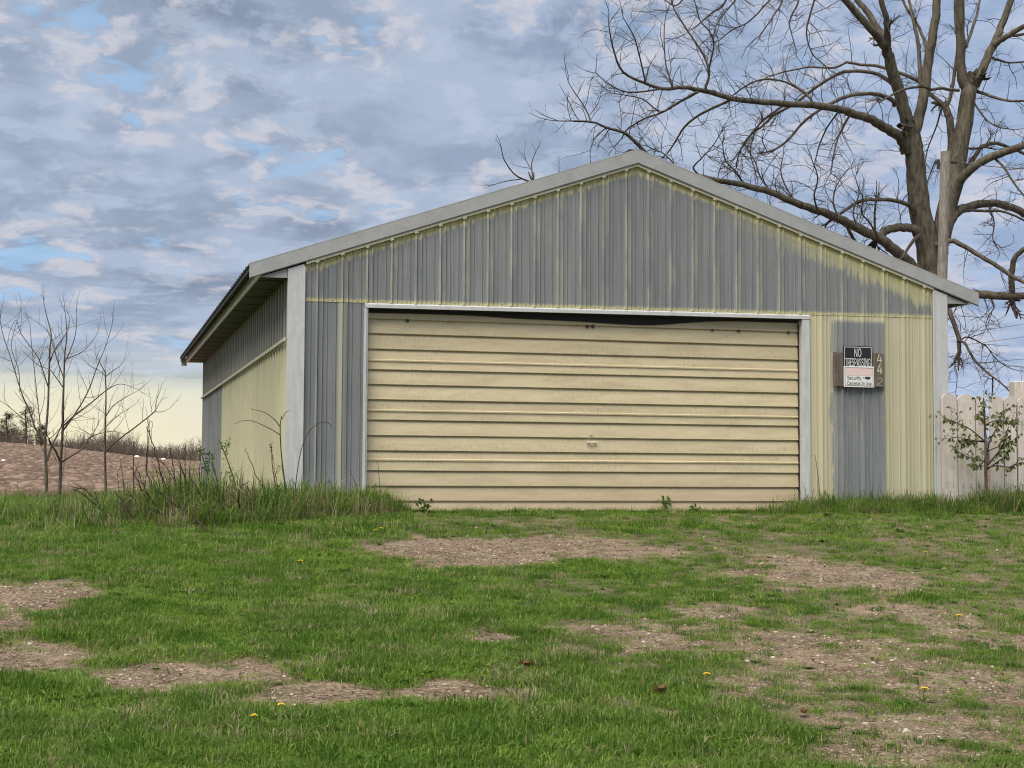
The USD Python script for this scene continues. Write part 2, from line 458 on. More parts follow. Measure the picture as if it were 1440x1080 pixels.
def leaf(name, a, b, trans=0.35, dry=None, patch=0.35, dryness=0.3):
    g = G()
    p = g.pos()
    rp = g.m('fraction', g.m('add', g.n('geometry', 'random_per_island'), g.n('object_info', 'random')))
    big = g.noise(p, 1.1, 5, 0.65)
    c = g.mix(g.step(g.m('add', g.m('multiply', rp, 1 - patch), g.m('multiply', big, patch)), 0.15, 0.85), a, b)
    if dry:
        c = g.mix(g.step(g.m('add', rp, g.m('multiply', g.m('subtract', big, 0.5), 0.8)), 1 - dryness, 1.0), c, dry)
    d = g.n('principled_bsdf', 'BSDF', base_color=c, roughness=0.6, specular_ior_level=0.12)
    t = g.n('translucent_bsdf', 'BSDF', color=c)
    return g.done(name, g.n('mix_closure', 'closure', fac=trans, closure1=d, closure2=t))


def soil():
    g = G()
    p = g.pos()
    k = g.n('attribute', 'fac', attribute='bare')
    a = g.noise(p, 5.0, 6, 0.65)
    b = g.noise(p, 55.0, 4, 0.7)
    c = g.mix(g.step(a, 0.3, 0.7), (0.140, 0.098, 0.064), (0.275, 0.205, 0.140))
    c = g.mix(g.step(b, 0.50, 0.66, 0.0, 0.85), c, (0.44, 0.36, 0.265))
    c = g.mix(g.step(g.noise(p, 38.0, 3, 0.7), 0.53, 0.68, 0.0, 0.75), c, (0.085, 0.062, 0.046))
    under = g.mix(g.step(b, 0.35, 0.7), (0.050, 0.058, 0.022), (0.150, 0.128, 0.070))
    c = g.mix(g.step(k, 0.15, 0.6), under, c)
    return g.done('soil', principled(g, c, 0.95, bump=g.m('add', a, g.m('multiply', b, 0.5)), bump_d=0.03, specular_ior_level=0.15))


def field_soil():
    g = G()
    p = g.pos()
    a = g.noise(p, 0.35, 6, 0.65)
    row = g.noise(g.map(p, scale=(0.35, 1.6, 1.0), rot=(0, 0, 0.27)), 1.0, 5, 0.65)
    b = g.noise(p, 13.0, 5, 0.75)
    c = g.mix(g.step(row, 0.32, 0.68), (0.140, 0.094, 0.066), (0.224, 0.156, 0.112))
    c = g.mix(g.step(b, 0.44, 0.68, 0.0, 0.7), c, (0.288, 0.212, 0.160))
    c = g.mix(g.step(a, 0.35, 0.65, 0.0, 0.4), c, (0.13, 0.085, 0.060))
    return g.done('field_soil', principled(g, c, 0.95, bump=b, bump_d=0.15, specular_ior_level=0.1))


def plain(name, color, rough=0.6, **kw):
    g = G()
    return g.done(name, g.n('principled_bsdf', 'BSDF', base_color=color, roughness=rough, **kw))


M = dict(
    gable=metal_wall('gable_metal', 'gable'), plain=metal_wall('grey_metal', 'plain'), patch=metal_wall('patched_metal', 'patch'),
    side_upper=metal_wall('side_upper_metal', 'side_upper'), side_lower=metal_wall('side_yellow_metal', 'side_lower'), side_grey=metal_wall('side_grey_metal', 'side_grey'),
    trim=painted('trim_paint', (0.42, 0.425, 0.43), (0.50, 0.50, 0.495), 0.5, dirt=(0.27, 0.27, 0.26), dirt_amt=0.25),
    rake=painted('rake_paint', (0.275, 0.28, 0.278), (0.335, 0.338, 0.332), 0.55, streak=(3, 3, 3), dirt=(0.20, 0.20, 0.19), dirt_amt=0.22),
    cream=painted('cream_trim', (0.40, 0.385, 0.265), (0.47, 0.455, 0.34), 0.6, dirt=(0.26, 0.25, 0.18)),
    fascia=painted('fascia_paint', (0.62, 0.63, 0.64), (0.70, 0.70, 0.70), 0.5, dirt=(0.40, 0.40, 0.37), dirt_amt=0.3),
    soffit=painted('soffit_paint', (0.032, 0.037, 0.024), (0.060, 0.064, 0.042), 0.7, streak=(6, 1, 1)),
    roof=painted('roof_metal', (0.010, 0.011, 0.012), (0.024, 0.025, 0.027), 0.85),
    door=door_paint(),
    seal=plain('black_rubber', (0.010, 0.010, 0.010), 0.8),
    dark=plain('dark_steel', (0.03, 0.028, 0.026), 0.6),
    inside=plain('inside_board', (0.06, 0.05, 0.04), 0.9),
    concrete=painted('concrete', (0.28, 0.27, 0.25), (0.38, 0.37, 0.34), 0.9, streak=(3, 3, 3), dirt=(0.16, 0.14, 0.11)),
    handle=painted('handle_paint', (0.50, 0.44, 0.31), (0.58, 0.52, 0.39), 0.4),
    board=painted('weathered_board', (0.075, 0.060, 0.047), (0.150, 0.122, 0.098), 0.85, streak=(9, 9, 1.2), dirt=(0.20, 0.17, 0.14), dirt_amt=0.5),
    brass=plain('brass_number', (0.56, 0.47, 0.29), 0.5),
    faded_number=plain('faded_number', (0.30, 0.22, 0.15), 0.6),
    black=plain('sign_black', (0.012, 0.012, 0.013), 0.45), white=plain('sign_white', (0.68, 0.67, 0.65), 0.45),
    silver=plain('sign_white_letters', (0.62, 0.62, 0.60), 0.5), pinkish=plain('sign_faded_red', (0.68, 0.50, 0.47), 0.5), ink=plain('sign_ink', (0.035, 0.035, 0.04), 0.5),
    fence=painted('fence_paint', (0.475, 0.420, 0.370), (0.630, 0.565, 0.505), 0.75, streak=(7, 7, 0.9), dirt=(0.36, 0.32, 0.26), dirt_amt=0.45),
    pole=painted('weathered_pole', (0.150, 0.128, 0.108), (0.31, 0.272, 0.235), 0.9, streak=(22, 22, 1.5), dirt=(0.11, 0.09, 0.07), dirt_amt=0.5, bump=0.008),
    bark=bark('tree_bark', (0.044, 0.038, 0.028), (0.132, 0.113, 0.084)), twig=bark('twig_bark', (0.045, 0.037, 0.031), (0.095, 0.076, 0.062), 3),
    sapling=bark('sapling_bark', (0.075, 0.060, 0.046), (0.165, 0.132, 0.102), 3), cane=bark('cane_bark', (0.030, 0.020, 0.016), (0.085, 0.058, 0.044), 4),
    hedge=bark('hedge_twigs', (0.070, 0.052, 0.043), (0.125, 0.092, 0.073), 0.5),
    soil=soil(), field=field_soil(),
    grass=leaf('grass_blades', (0.080, 0.166, 0.018), (0.240, 0.355, 0.060), 0.42, dry=(0.36, 0.29, 0.165), dryness=0.09),
    grass_dark=leaf('long_grass_blades', (0.060, 0.128, 0.016), (0.190, 0.285, 0.054), 0.42, dry=(0.34, 0.28, 0.17), dryness=0.2),
    straw=leaf('dead_grass', (0.13, 0.095, 0.060), (0.34, 0.27, 0.18), 0.2),
    leaf=leaf('young_leaves', (0.050, 0.105, 0.016), (0.115, 0.185, 0.040), 0.4),
    olive=leaf('drooping_leaves', (0.085, 0.105, 0.034), (0.185, 0.210, 0.080), 0.3),
    needle=leaf('evergreen_needles', (0.035, 0.036, 0.022), (0.080, 0.078, 0.046), 0.15),
    pebble=leaf('pebbles', (0.15, 0.12, 0.088), (0.44, 0.38, 0.30), 0.0), stone=plain('pale_stone', (0.66, 0.63, 0.60), 0.8),
    clod=leaf('field_clod_soil', (0.112, 0.075, 0.054), (0.232, 0.160, 0.118), 0.0), stubble=leaf('field_stubble', (0.216, 0.160, 0.116), (0.368, 0.292, 0.220), 0.1),
    litter=leaf('leaf_litter_brown', (0.050, 0.032, 0.022), (0.190, 0.120, 0.072), 0.1),
    chip=leaf('wood_chips', (0.10, 0.065, 0.045), (0.30, 0.22, 0.155), 0.0),
    petal=plain('dandelion_petals', (0.75, 0.52, 0.02), 0.7), dry_leaf=leaf('dead_leaves', (0.13, 0.060, 0.030), (0.24, 0.125, 0.065), 0.2),
    wire=plain('overhead_wire_cover', (0.08, 0.08, 0.09), 0.7), glass=plain('glazed_insulator', (0.05, 0.03, 0.025), 0.3),
)

# ------------------------------------------------------------------ the ground sheet and the ploughed field


def grid(xs, ys, zf):
    X, Y = np.meshgrid(xs, ys)
    v = np.stack([X, Y, zf(X, Y)], -1).reshape(-1, 3)
    n, mrows = len(xs), len(ys)
    i, j = np.meshgrid(np.arange(mrows - 1), np.arange(n - 1), indexing='ij')
    a = i * n + j
    q = np.stack([a, a + 1, a + n + 1, a + n], -1).reshape(-1, 4)
    return v, np.vstack([q[:, [0, 1, 2]], q[:, [0, 2, 3]]])


def spaced(lo, hi, step, far, grow=1.18):
    core = list(np.arange(lo, hi + step / 2, step))
    a, d = [], step
    x = lo
    while x > -far:
        d *= grow; x -= d; a.append(x)
    b, d, x = [], step, hi
    while x < far:
        d *= grow; x += d; b.append(x)
    return np.array(a[::-1] + core + b)


def ground_sheet(x, y):
    d = depth_of(x, y)
    z = ground(x, y)
    near = (np.abs(x) < 12) & (y > -14) & (y < 0.2)
    p = np.stack([x, y, 0 * x], -1).reshape(-1, 3)
    rough = meshkit.fbm(p * 7.0).reshape(x.shape)
    z = z + np.where(near, 0.012 * rough, 0)
    return z - 0.6 * fade((d - EDGE - 0.3) / 2.0)


gv, gf = grid(spaced(-6.5, 10.0, 0.06, 900), spaced(-11.0, 0.6, 0.06, 900), ground_sheet)
gm = obj('ground', (gv, gf), M['soil'], kind='structure', smooth=60)
bare_v = bareness(gv[:, 0], gv[:, 1])
pv = UsdGeom.PrimvarsAPI(gm.GetPrim()).CreatePrimvar('bare', Sdf.ValueTypeNames.FloatArray, 'vertex')
npts = len(gm.GetPointsAttr().Get())
if npts == len(gv):
    pv.Set(Vt.FloatArray.FromNumpy(bare_v.astype(np.float32)))
else:
    gp = np.array(gm.GetPointsAttr().Get())
    pv.Set(Vt.FloatArray.FromNumpy(bareness(gp[:, 0], gp[:, 1]).astype(np.float32)))

fwd2, right2 = unit(R[:2, 2]), unit(np.array([R[1, 2], -R[0, 2]]))


def field_mesh():
    ds = np.concatenate([[EDGE], EDGE + 0.25 * (1.045 ** np.arange(150) - 1) / 0.045])
    ds = ds[ds < 420]
    us = np.linspace(-0.60, 0.62, 300)
    D, U = np.meshgrid(ds, us, indexing='ij')
    wob = 0.25 * np.sin(U * 40) + 0.15 * np.sin(U * 93)
    D2 = D + np.where(D < EDGE + 1, wob, 0)
    x = C[0] + D2 * fwd2[0] + U * D2 * right2[0] * 1.0
    y = C[1] + D2 * fwd2[1] + U * D2 * right2[1] * 1.0
    p = np.stack([x, y, 0 * x], -1).reshape(-1, 3)
    clod = (meshkit.fbm(p * 1.3) * 0.025 + meshkit.fbm(p * 0.3) * 0.05).reshape(x.shape)
    z = field_height(x, y) + ground(x, y) * 0 + clod * fade((D - EDGE) / 1.5) + 0.012
    z[0] -= 0.05
    v = np.stack([x, y, z], -1).reshape(-1, 3)
    n = len(us)
    i, j = np.meshgrid(np.arange(len(ds) - 1), np.arange(n - 1), indexing='ij')
    a = i * n + j
    q = np.stack([a, a + 1, a + n + 1, a + n], -1).reshape(-1, 4)
    return v, np.vstack([q[:, [0, 1, 2]], q[:, [0, 2, 3]]])


obj('plowed_field', field_mesh(), M['field'], kind='structure', smooth=60)

# ------------------------------------------------------------------ the garage
W, DEEP = 7.32, 12.45
WALL_TOP = 2.36
garage = thing('garage', 'grey and yellow metal garage with low gable roof and wide closed door', 'garage')


def seam_z(x):
    return 2.120 + 0.0078 * x


def rake_under(x):
    """Underside of the rake trim above the front wall."""
    return RIDGE_Z - 0.155 - SLOPE * abs(x - RIDGE_X)


RIB = [(-0.032, 0.0), (-0.021, 0.022), (-0.004, 0.026), (0.000, 0.002), (0.005, 0.0), (0.034, 0.003), (0.042, 0.017), (0.049, 0.017), (0.053, 0.0), (0.090, 0.0), (0.096, 0.008), (0.102, 0.0), (0.178, 0.0), (0.184, 0.008), (0.190, 0.0)]


def ribbed(a, b, zlo, zhi, place, back=0.012):
    """A sheet of siding from a to b along the wall. place(s, out, z) -> point; zlo, zhi: functions of s."""
    cols = [(a, 0.0), (b, 0.0)]
    k0 = int(math.floor((a - RIB0) / PITCH)) - 1
    for k in range(k0, k0 + int((b - a) / PITCH) + 4):
        for s, o in RIB:
            s2 = RIB0 + k * PITCH + s
            if a < s2 < b:
                cols.append((s2, o))
    cols.sort()
    fine = []
    for (s0, o0), (s1, o1) in zip(cols[:-1], cols[1:]):
        fine.append((s0, o0))
    fine.append(cols[-1])
    v, f = [], []
    for s, o in fine:
        v += [place(s, o, zlo(s)), place(s, o, zhi(s)), place(s, -back, zlo(s)), place(s, -back, zhi(s))]
    for i in range(len(fine) - 1):
        p, q = 4 * i, 4 * i + 4
        for (w, x, y, z) in ((p, q, q + 1, p + 1), (p + 2, p + 3, q + 3, q + 2), (p + 1, q + 1, q + 3, p + 3), (p, p + 2, q + 2, q)):
            f += [(w, x, y), (w, y, z)]
    e = 4 * (len(fine) - 1)
    f += [(0, 1, 3), (0, 3, 2), (e, e + 2, e + 3), (e, e + 3, e + 1)]
    return np.array(v), np.array(f)


def front(s, o, z):
    return (s, -o, z)


def front_upper(s, o, z):
    return (s, -o - 0.004, z)


def side(s, o, z):
    return (-o, s, z)


def side_up(s, o, z):
    return (-o - 0.004, s, z)


def right_side(s, o, z):
    return (W + o, s, z)


def back_wall(s, o, z):
    return (s, DEEP + o, z)


OP_L, OP_R = 0.785, 5.575                       # door opening
# gable: sheets of four ribs, lapped over the lower ones
edges = [0.150] + [RIB0 + PITCH * k + 0.002 for k in (4, 8, 12, 16, 20, 24, 28)] + [7.17]
if edges[-1] - edges[-2] < 0.12:
    edges.pop(-2)
for a, b in zip(edges[:-1], edges[1:]):
    if a < RIDGE_X < b:
        for aa, bb in ((a, RIDGE_X), (RIDGE_X, b)):
            pass
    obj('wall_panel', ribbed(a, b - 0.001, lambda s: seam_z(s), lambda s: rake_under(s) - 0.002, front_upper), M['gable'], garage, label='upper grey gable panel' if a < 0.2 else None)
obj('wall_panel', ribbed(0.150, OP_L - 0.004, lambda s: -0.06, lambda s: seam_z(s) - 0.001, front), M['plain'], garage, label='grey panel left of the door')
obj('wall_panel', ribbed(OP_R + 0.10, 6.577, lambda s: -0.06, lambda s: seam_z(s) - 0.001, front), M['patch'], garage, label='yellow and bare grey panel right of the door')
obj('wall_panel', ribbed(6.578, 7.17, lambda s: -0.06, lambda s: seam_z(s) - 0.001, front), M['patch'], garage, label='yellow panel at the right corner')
# left side wall: upper grey band over a yellow band, the last lower sheets bare grey
LEDGE = 1.73
ys = [0.004] + [RIB0 + PITCH * k for k in range(4, 48, 4)] + [DEEP - 0.03]
for a, b in zip(ys[:-1], ys[1:]):
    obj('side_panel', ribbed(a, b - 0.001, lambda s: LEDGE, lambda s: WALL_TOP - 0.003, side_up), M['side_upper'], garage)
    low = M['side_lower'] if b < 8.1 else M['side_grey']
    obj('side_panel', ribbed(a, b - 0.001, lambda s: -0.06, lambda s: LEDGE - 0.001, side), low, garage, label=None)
obj('side_ledge', bev((-0.056, 0.006, LEDGE - 0.018), (-0.032, DEEP - 0.03, LEDGE + 0.022), 0.005), M['cream'], garage)
# right and back walls (plain sheets, hardly seen)
for a, b in zip(ys[:-1], ys[1:]):
    obj('side_panel', ribbed(a, b - 0.001, lambda s: -0.06, lambda s: WALL_TOP - 0.003, right_side), M['side_grey'], garage)
obj('back_wall', ribbed(0.01, W - 0.01, lambda s: -0.06, lambda s: WALL_TOP + 0.14 + SLOPE * (RIDGE_X - abs(s - RIDGE_X)) - 0.16, back_wall), M['side_grey'], garage)
# corner trims
for xa_, xb_ in ((-0.026, 0.136), (7.1715, W + 0.026)):
    top = lambda x: rake_under(x) - 0.001
    poly = np.array([[xa_, -0.06], [xb_, -0.06], [xb_, top(xb_)], [xa_, top(xa_)]])
    m = trimesh.creation.extrude_polygon(__import__('shapely.geometry', fromlist=['Polygon']).Polygon(poly), 0.028)
    m.apply_transform(np.array([[1, 0, 0, 0], [0, 0, 1, -0.0345], [0, 1, 0, 0], [0, 0, 0, 1]], float))
    inner = xb_ if xa_ < 1 else xa_
    lip = bev((inner - 0.012, -0.042, -0.06), (inner + 0.010, -0.0355, top(inner) - 0.03), 0.002)
    outer = xa_ if xa_ < 1 else xb_
    sgn = 1 if xa_ < 1 else -1
    sidepart = box((outer, -0.006, -0.06), (outer + sgn * 0.022, 0.0035, WALL_TOP - 0.004))
    obj('corner_trim', join([m, lip, sidepart]), M['trim'], garage)
obj('corner_trim', join([box((-0.024, DEEP - 0.029, -0.06), (-0.001, DEEP + 0.03, WALL_TOP - 0.004)), box((-0.0005, DEEP + 0.013, -0.06), (0.0095, DEEP + 0.03, WALL_TOP - 0.004))]), M['trim'], garage, label='far left corner trim')


# rake trim: four lapped lengths, with a cream channel below
def sloped(x0, x1, top_off, bot_off, y0, y1, end=0.0):
    v = []
    for x in (x0, x1):
        zt = RIDGE_Z - SLOPE * abs(x - RIDGE_X)
        for y in (y0, y1):
            v += [(x, y, zt - bot_off), (x, y, zt - top_off)]
    return trimesh.convex.convex_hull(np.array(v))


def px_x(px, py):
    q = ray((px, py)); return (C + q * (-C[1] / q[1]))[0]


joint_l, joint_r = px_x(788, 262), px_x(999, 272)
for k, (a, b) in enumerate(((-EAVE_X, joint_l), (joint_l, RIDGE_X), (RIDGE_X, joint_r), (joint_r, W + EAVE_X))):
    o = 0.003 if k in (1, 2) else 0.0
    a2, b2 = (a - 0.025 if k == 1 else a), (b + 0.025 if k == 2 else b)
    face = sloped(a2, b2, 0.0, 0.132, -0.058 - o, -0.046)
    cap = sloped(a2, b2, -0.012 - o, -0.002, -0.0581 - o, 0.09)
    lip = sloped(a2, b2, 0.1325, 0.141, -0.050 - o, -0.030)
    obj('rake_trim', join([face, cap, lip]), M['rake'], garage)
for a, b in ((0.152, RIDGE_X), (RIDGE_X + 0.0005, 7.168)):
    ch = [sloped(a, b, 0.142, 0.169, -0.0425, -0.0175)]
    k = int((a - RIB0) / PITCH) + 1
    while RIB0 + k * PITCH - 0.03 < b:
        s = RIB0 + k * PITCH
        if s - 0.035 > a and s + 0.012 < b:
            ch.append(sloped(s - 0.030, s + 0.004, 0.1425, 0.185, -0.0445, -0.0222))
        k += 1
    obj('channel_trim', join(ch), M['cream'], garage)
# eaves: soffit, fascia, roof edge
for sg, x0 in ((-1, 0.0), (1, W)):
    X = lambda d: x0 + sg * d
    boards = []
    n = 33
    for i in range(n):
        ya, yb = 0.0 + i * (DEEP + 0.12) / n, 0.0 + (i + 1) * (DEEP + 0.12) / n
        dz = 0.0 if i % 2 else 0.006
        boards.append(box((X(0.0005), ya + 0.004, WALL_TOP + dz), (X(0.297), yb - 0.002, WALL_TOP + 0.018)))
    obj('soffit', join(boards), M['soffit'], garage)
    obj('fascia', bev((X(0.2975), -0.030, WALL_TOP - 0.016), (X(0.318), DEEP + 0.13, WALL_TOP + 0.098), 0.003), M['fascia'], garage)
    end = np.array([(X(0.03), -0.020, WALL_TOP - 0.014), (X(0.297), -0.020, WALL_TOP - 0.014), (X(0.297), -0.020, rake_under(X(0.297)) + 0.003), (X(0.03), -0.020, rake_under(X(0.03)) + 0.003)])
    obj('eave_end', trimesh.convex.convex_hull(np.vstack([end, end + (0, 0.016, 0)])), M['rake'], garage)
    obj('drip_edge', trimesh.convex.convex_hull(np.array([(X(d), y, RIDGE_Z - SLOPE * (RIDGE_X + d) + o) for d, o in ((0.325, -0.030), (0.3255, -0.040), (0.412, -0.070), (0.4125, -0.006), (0.325, -0.006)) for y in (-0.045, DEEP + 0.17)])), M['roof'], garage)
    obj('rake_return', bev((X(0.40), DEEP + 0.172, WALL_TOP - 0.05), (X(0.30), DEEP + 0.19, WALL_TOP + 0.09), 0.003), M['trim'], garage, label='pale trim return at the far end of the eave')
# roof sheets with standing ribs, ridge cap
for sg in (-1, 1):
    ysr = np.linspace(-0.042, DEEP + 0.17, 14)
    for a, b in zip(ysr[:-1], ysr[1:]):
        prof = []
        for r0 in np.arange(a, b - 0.02, (b - a) / 4):
            prof += [(r0, 0.0), (r0 + 0.02, 0.02), (r0 + 0.05, 0.02), (r0 + 0.07, 0.0)]
        prof.append((b - 0.001, 0.0))
        v, f = [], []
        for y, o in prof:
            for d in (0.0, RIDGE_X + EAVE_X + 0.012):
                x = RIDGE_X + sg * d
                zt = RIDGE_Z - SLOPE * d
                v += [(x, y, zt - 0.007 + min(o, 0.004) if y < 0.1 else zt - 0.007 + o), (x, y, zt - 0.02)]
        for i in range(len(prof) - 1):
            p, q = 4 * i, 4 * i + 4
            for w, x_, y_, z_ in ((p, p + 2, q + 2, q), (p + 1, q + 1, q + 3, p + 3), (p + 2, p + 3, q + 3, q + 2), (p, q, q + 1, p + 1)):
                f += [(w, x_, y_), (w, y_, z_)]
        e = 4 * (len(prof) - 1)
        f += [(0, 1, 3), (0, 3, 2), (e, e + 2, e + 3), (e, e + 3, e + 1)]
        obj('roof_panel', (np.array(v), np.array(f)), M['roof'], garage)
rc = []
for sg in (-1, 1):
    rc.append(trimesh.convex.convex_hull(np.array([(RIDGE_X + sg * d, y, RIDGE_Z - SLOPE * d + o) for d in (0.0, 0.14) for o in (0.014, 0.034) for y in (0.16, DEEP + 0.18)])))
rc.append(trimesh.convex.convex_hull(np.array([(RIDGE_X + d, y, RIDGE_Z + z) for d, z in ((-0.06, 0.014), (0.06, 0.014), (0.03, 0.05), (-0.03, 0.05)) for y in (0.14, DEEP + 0.16)])))
obj('ridge_cap', join(rc), M['roof'], garage)
# header, jambs, threshold
hd = lambda x: seam_z(x) - 0.050
obj('header_trim', trimesh.convex.convex_hull(np.array([(x, y, hd(x) + o) for x in (OP_L - 0.03, OP_R + 0.090) for y, o in ((-0.030, 0.0), (-0.030, 0.034), (-0.022, 0.047), (0.09, 0.047), (0.09, 0.0))])), M['trim'], garage)
obj('header_trim', trimesh.convex.convex_hull(np.array([(x, y, hd(x) + o) for x in (OP_L + 0.004, OP_R - 0.004) for y in (0.012, 0.105) for o in (-0.010, -0.0005)])), M['seal'], garage, label='dark underside of the door header')
obj('door_jamb', bev((OP_L - 0.038, -0.024, -0.06), (OP_L + 0.002, 0.10, hd(OP_L) - 0.001), 0.003), M['trim'], garage)
obj('door_jamb', bev((OP_R - 0.002, -0.026, -0.06), (OP_R + 0.088, 0.10, hd(OP_R) - 0.001), 0.004), M['trim'], garage)
obj('door_stop', box((OP_R - 0.0065, 0.055, -0.06), (OP_R - 0.0025, 0.098, hd(OP_R) - 0.06)), M['dark'], garage)
obj('threshold', bev((OP_L, -0.15, -0.12), (OP_R, 0.35, 0.010), 0.008), M['concrete'], garage)
obj('back_board', box((OP_L - 0.1, 0.34, -0.05), (OP_R + 0.1, 0.36, 2.3)), M['inside'], garage)

# the sectional door: thirteen lapped slats
DY = 0.098
door = UsdGeom.Xform.Define(stage, '/World/garage/garage_door')
keys(door.GetPrim(), label='tan steel garage door of thirteen lapped slats')
lines = [0.016, 0.125, 0.277, 0.433, 0.635, 0.788, 0.946, 1.153, 1.306, 1.458, 1.667, 1.825, 1.977, 2.135]
ridge = {3: 0.545, 6: 1.045, 9: 1.555}


def slat(z0, z1, lipz=None, seed=0):
    r = random.Random(seed)
    prof = [(0.006, z0), (-0.014, z0 + 0.001), (-0.019, z0 + 0.007), (-0.0175, z0 + 0.018)]
    if lipz:
        prof += [(-0.011, lipz - 0.030), (-0.011, lipz - 0.016), (-0.021, lipz - 0.009), (-0.022, lipz + 0.004), (-0.010, lipz + 0.012), (-0.009, lipz + 0.02)]
    prof += [(-0.005, z1 - 0.030), (0.002, z1 - 0.014), (0.006, z1 - 0.0005)]
    xs = np.linspace(OP_L + 0.003, OP_R - 0.008, 41)
    wob = np.cumsum([r.uniform(-1, 1) for _ in xs]); wob -= np.linspace(wob[0], wob[-1], len(xs))
    v = []
    for i, x in enumerate(xs):
        dy = 0.0012 * wob[i] * 0.5
        edge = 1 if 0 < i < len(xs) - 1 else 0
        v += [(x, DY + o + dy * edge, z + 0.0005 * wob[i] * edge * (0 if j in (0, len(prof) - 1) else 1)) for j, (o, z) in enumerate(prof)]
        v += [(x, DY + 0.02, z1 - 0.0005), (x, DY + 0.02, z0)]
    n = len(prof) + 2
    f = []
    for i in range(len(xs) - 1):
        for j in range(n):
            a, b = i * n + j, i * n + (j + 1) % n
            f += [(a, a + n, b + n), (a, b + n, b)]
    for i0, flip in ((0, 0), ((len(xs) - 1) * n, 1)):
        for j in range(1, n - 1):
            t = (i0, i0 + j, i0 + j + 1)
            f.append(t if not flip else t[::-1])
    return np.array(v), np.array(f)


for i in range(len(lines) - 1):
    obj('slat', slat(lines[i], lines[i + 1], ridge.get(i), i), M['door'], door, smooth=35)
# sagging dark gap above the door and its rubber strip
gx = np.array([OP_L + 0.004, 1.3, 1.9, 2.35, 2.95, 3.55, 3.9, 4.33, 4.74, OP_R - 0.010])
gz = np.array([2.034, 2.040, 2.040, 2.025, 2.018, 2.000, 2.005, 2.045, 2.072, 2.080])
gs = spline(np.stack([gx, 0 * gx, gz], 1), 4)
obj('weather_seal', join([trimesh.convex.convex_hull(np.array([(p[0], y, z) for p in (a, b) for y in (DY - 0.030, DY - 0.022) for z in (p[2], 2.128)])) for a, b in zip(gs[:-1], gs[1:])]), M['seal'], door)
hz = at((832, 622), 1)
hp = C + ray((832, 622)) * ((DY - 0.02 - C[1]) / ray((832, 622))[1])
obj('handle', join([bev((hp[0] - 0.055, DY - 0.045, hp[2] - 0.012), (hp[0] + 0.055, DY - 0.030, hp[2] + 0.010), 0.005), bev((hp[0] - 0.045, DY - 0.032, hp[2] - 0.008), (hp[0] - 0.03, DY - 0.010, hp[2] + 0.006), 0.003), bev((hp[0] + 0.03, DY - 0.032, hp[2] - 0.008), (hp[0] + 0.045, DY - 0.010, hp[2] + 0.006), 0.003)]), M['handle'], door)
obj('lock', join([trimesh.creation.cylinder(radius=0.016, height=0.02, sections=16, transform=np.array([[1, 0, 0, hp[0] - 0.01], [0, 0, 1, DY - 0.016], [0, 1, 0, hp[2] + 0.085], [0, 0, 0, 1]], float))]), M['handle'], door)
for (px, py, w) in ((826.0, 458.5, 1.0), (834.0, 458.5, 1.0), (573, 450.5, 0.9), (1002, 464.0, 0.7), (1039, 465.0, 0.8), (1109, 467.0, 0.8)):
    q = ray((px, py)); P = C + q * ((DY - 0.02 - C[1]) / q[1])
    obj('bolt', bev((P[0] - 0.017 * w, DY - 0.026, P[2] - 0.018 * w), (P[0] + 0.017 * w, DY - 0.008, P[2] + 0.014 * w), 0.005), M['dark'], door)
# screws along the laps of the front wall
screws = []
for k in range(0, 30):
    s = RIB0 + k * PITCH + 0.145
    for z in ([seam_z(s) + 0.028] + []):
        if 0.2 < s < 7.1:
            screws.append(box((s - 0.005, -0.014, z - 0.005), (s + 0.005, -0.003, z + 0.005)))
obj('screw', join(screws), M['cream'], garage, kind='stuff')

# ------------------------------------------------------------------ signs
FY = -0.029                                    # front of the ribs


def text(s, hgt, depth=0.0012):
    m = meshkit.text_mesh(s, hgt)
    return m


def put_text(s, x0, x1, z0, z1, y, mat, parent, name='lettering', rot=0.0, shear=0.0):
    """Lettering fitted into a box on a plane facing the camera side (-y)."""
    m = meshkit.text_mesh(s, 0.1)
    v, f = np.array(m.vertices, float), np.array(m.faces)
    lo, hi = v.min(0), v.max(0)
    k = (v - lo) / np.maximum(hi - lo, 1e-9)
    if rot:
        c, sn = math.cos(rot), math.sin(rot)
        u, w = (k[:, 0] - 0.5) * (x1 - x0), (k[:, 1] - 0.5) * (z1 - z0)
        px, pz = (x0 + x1) / 2 + u * c - w * sn, (z0 + z1) / 2 + u * sn + w * c
    else:
        px, pz = x0 + k[:, 0] * (x1 - x0), z0 + k[:, 1] * (z1 - z0)
    py = y - k[:, 2] * 0.0012
    obj(name, (np.stack([px, py, pz], 1), f), mat, parent)


B0, B1, BZ0, BZ1 = 5.932, 6.540, 1.384, 1.762
bd = thing('number_board', 'dark weathered wooden board with brass house numbers beside the garage door', 'number board')
obj('board', bev((B0, FY - 0.022, BZ0), (B1, FY, BZ1), 0.004), M['board'], bd)
put_text('4', 6.452, 6.512, 1.655, 1.748, FY - 0.0225, M['brass'], bd, 'number', 0.12)
put_text('4', 6.455, 6.518, 1.536, 1.640, FY - 0.0225, M['brass'], bd, 'number', -0.03)
put_text('2', 6.455, 6.520, 1.400, 1.490, FY - 0.0225, M['faded_number'], bd, 'number', -0.25)
s1 = thing('no_trespassing_sign', 'black no trespassing sign at the top of the wooden number board', 'sign')
S0, S1 = 6.043, 6.398
yb = FY - 0.024
obj('sign_plate', bev((S0, yb - 0.004, 1.560), (S1, yb, 1.832), 0.0018), M['black'], s1)
for lo, hi in (((S0 + 0.012, 1.816), (S1 - 0.012, 1.822)), ((S0 + 0.012, 1.60), (S0 + 0.018, 1.8155)), ((S1 - 0.018, 1.60), (S1 - 0.012, 1.8155))):
    obj('border', box((lo[0], yb - 0.0052, lo[1]), (hi[0], yb - 0.0045, hi[1])), M['silver'], s1)
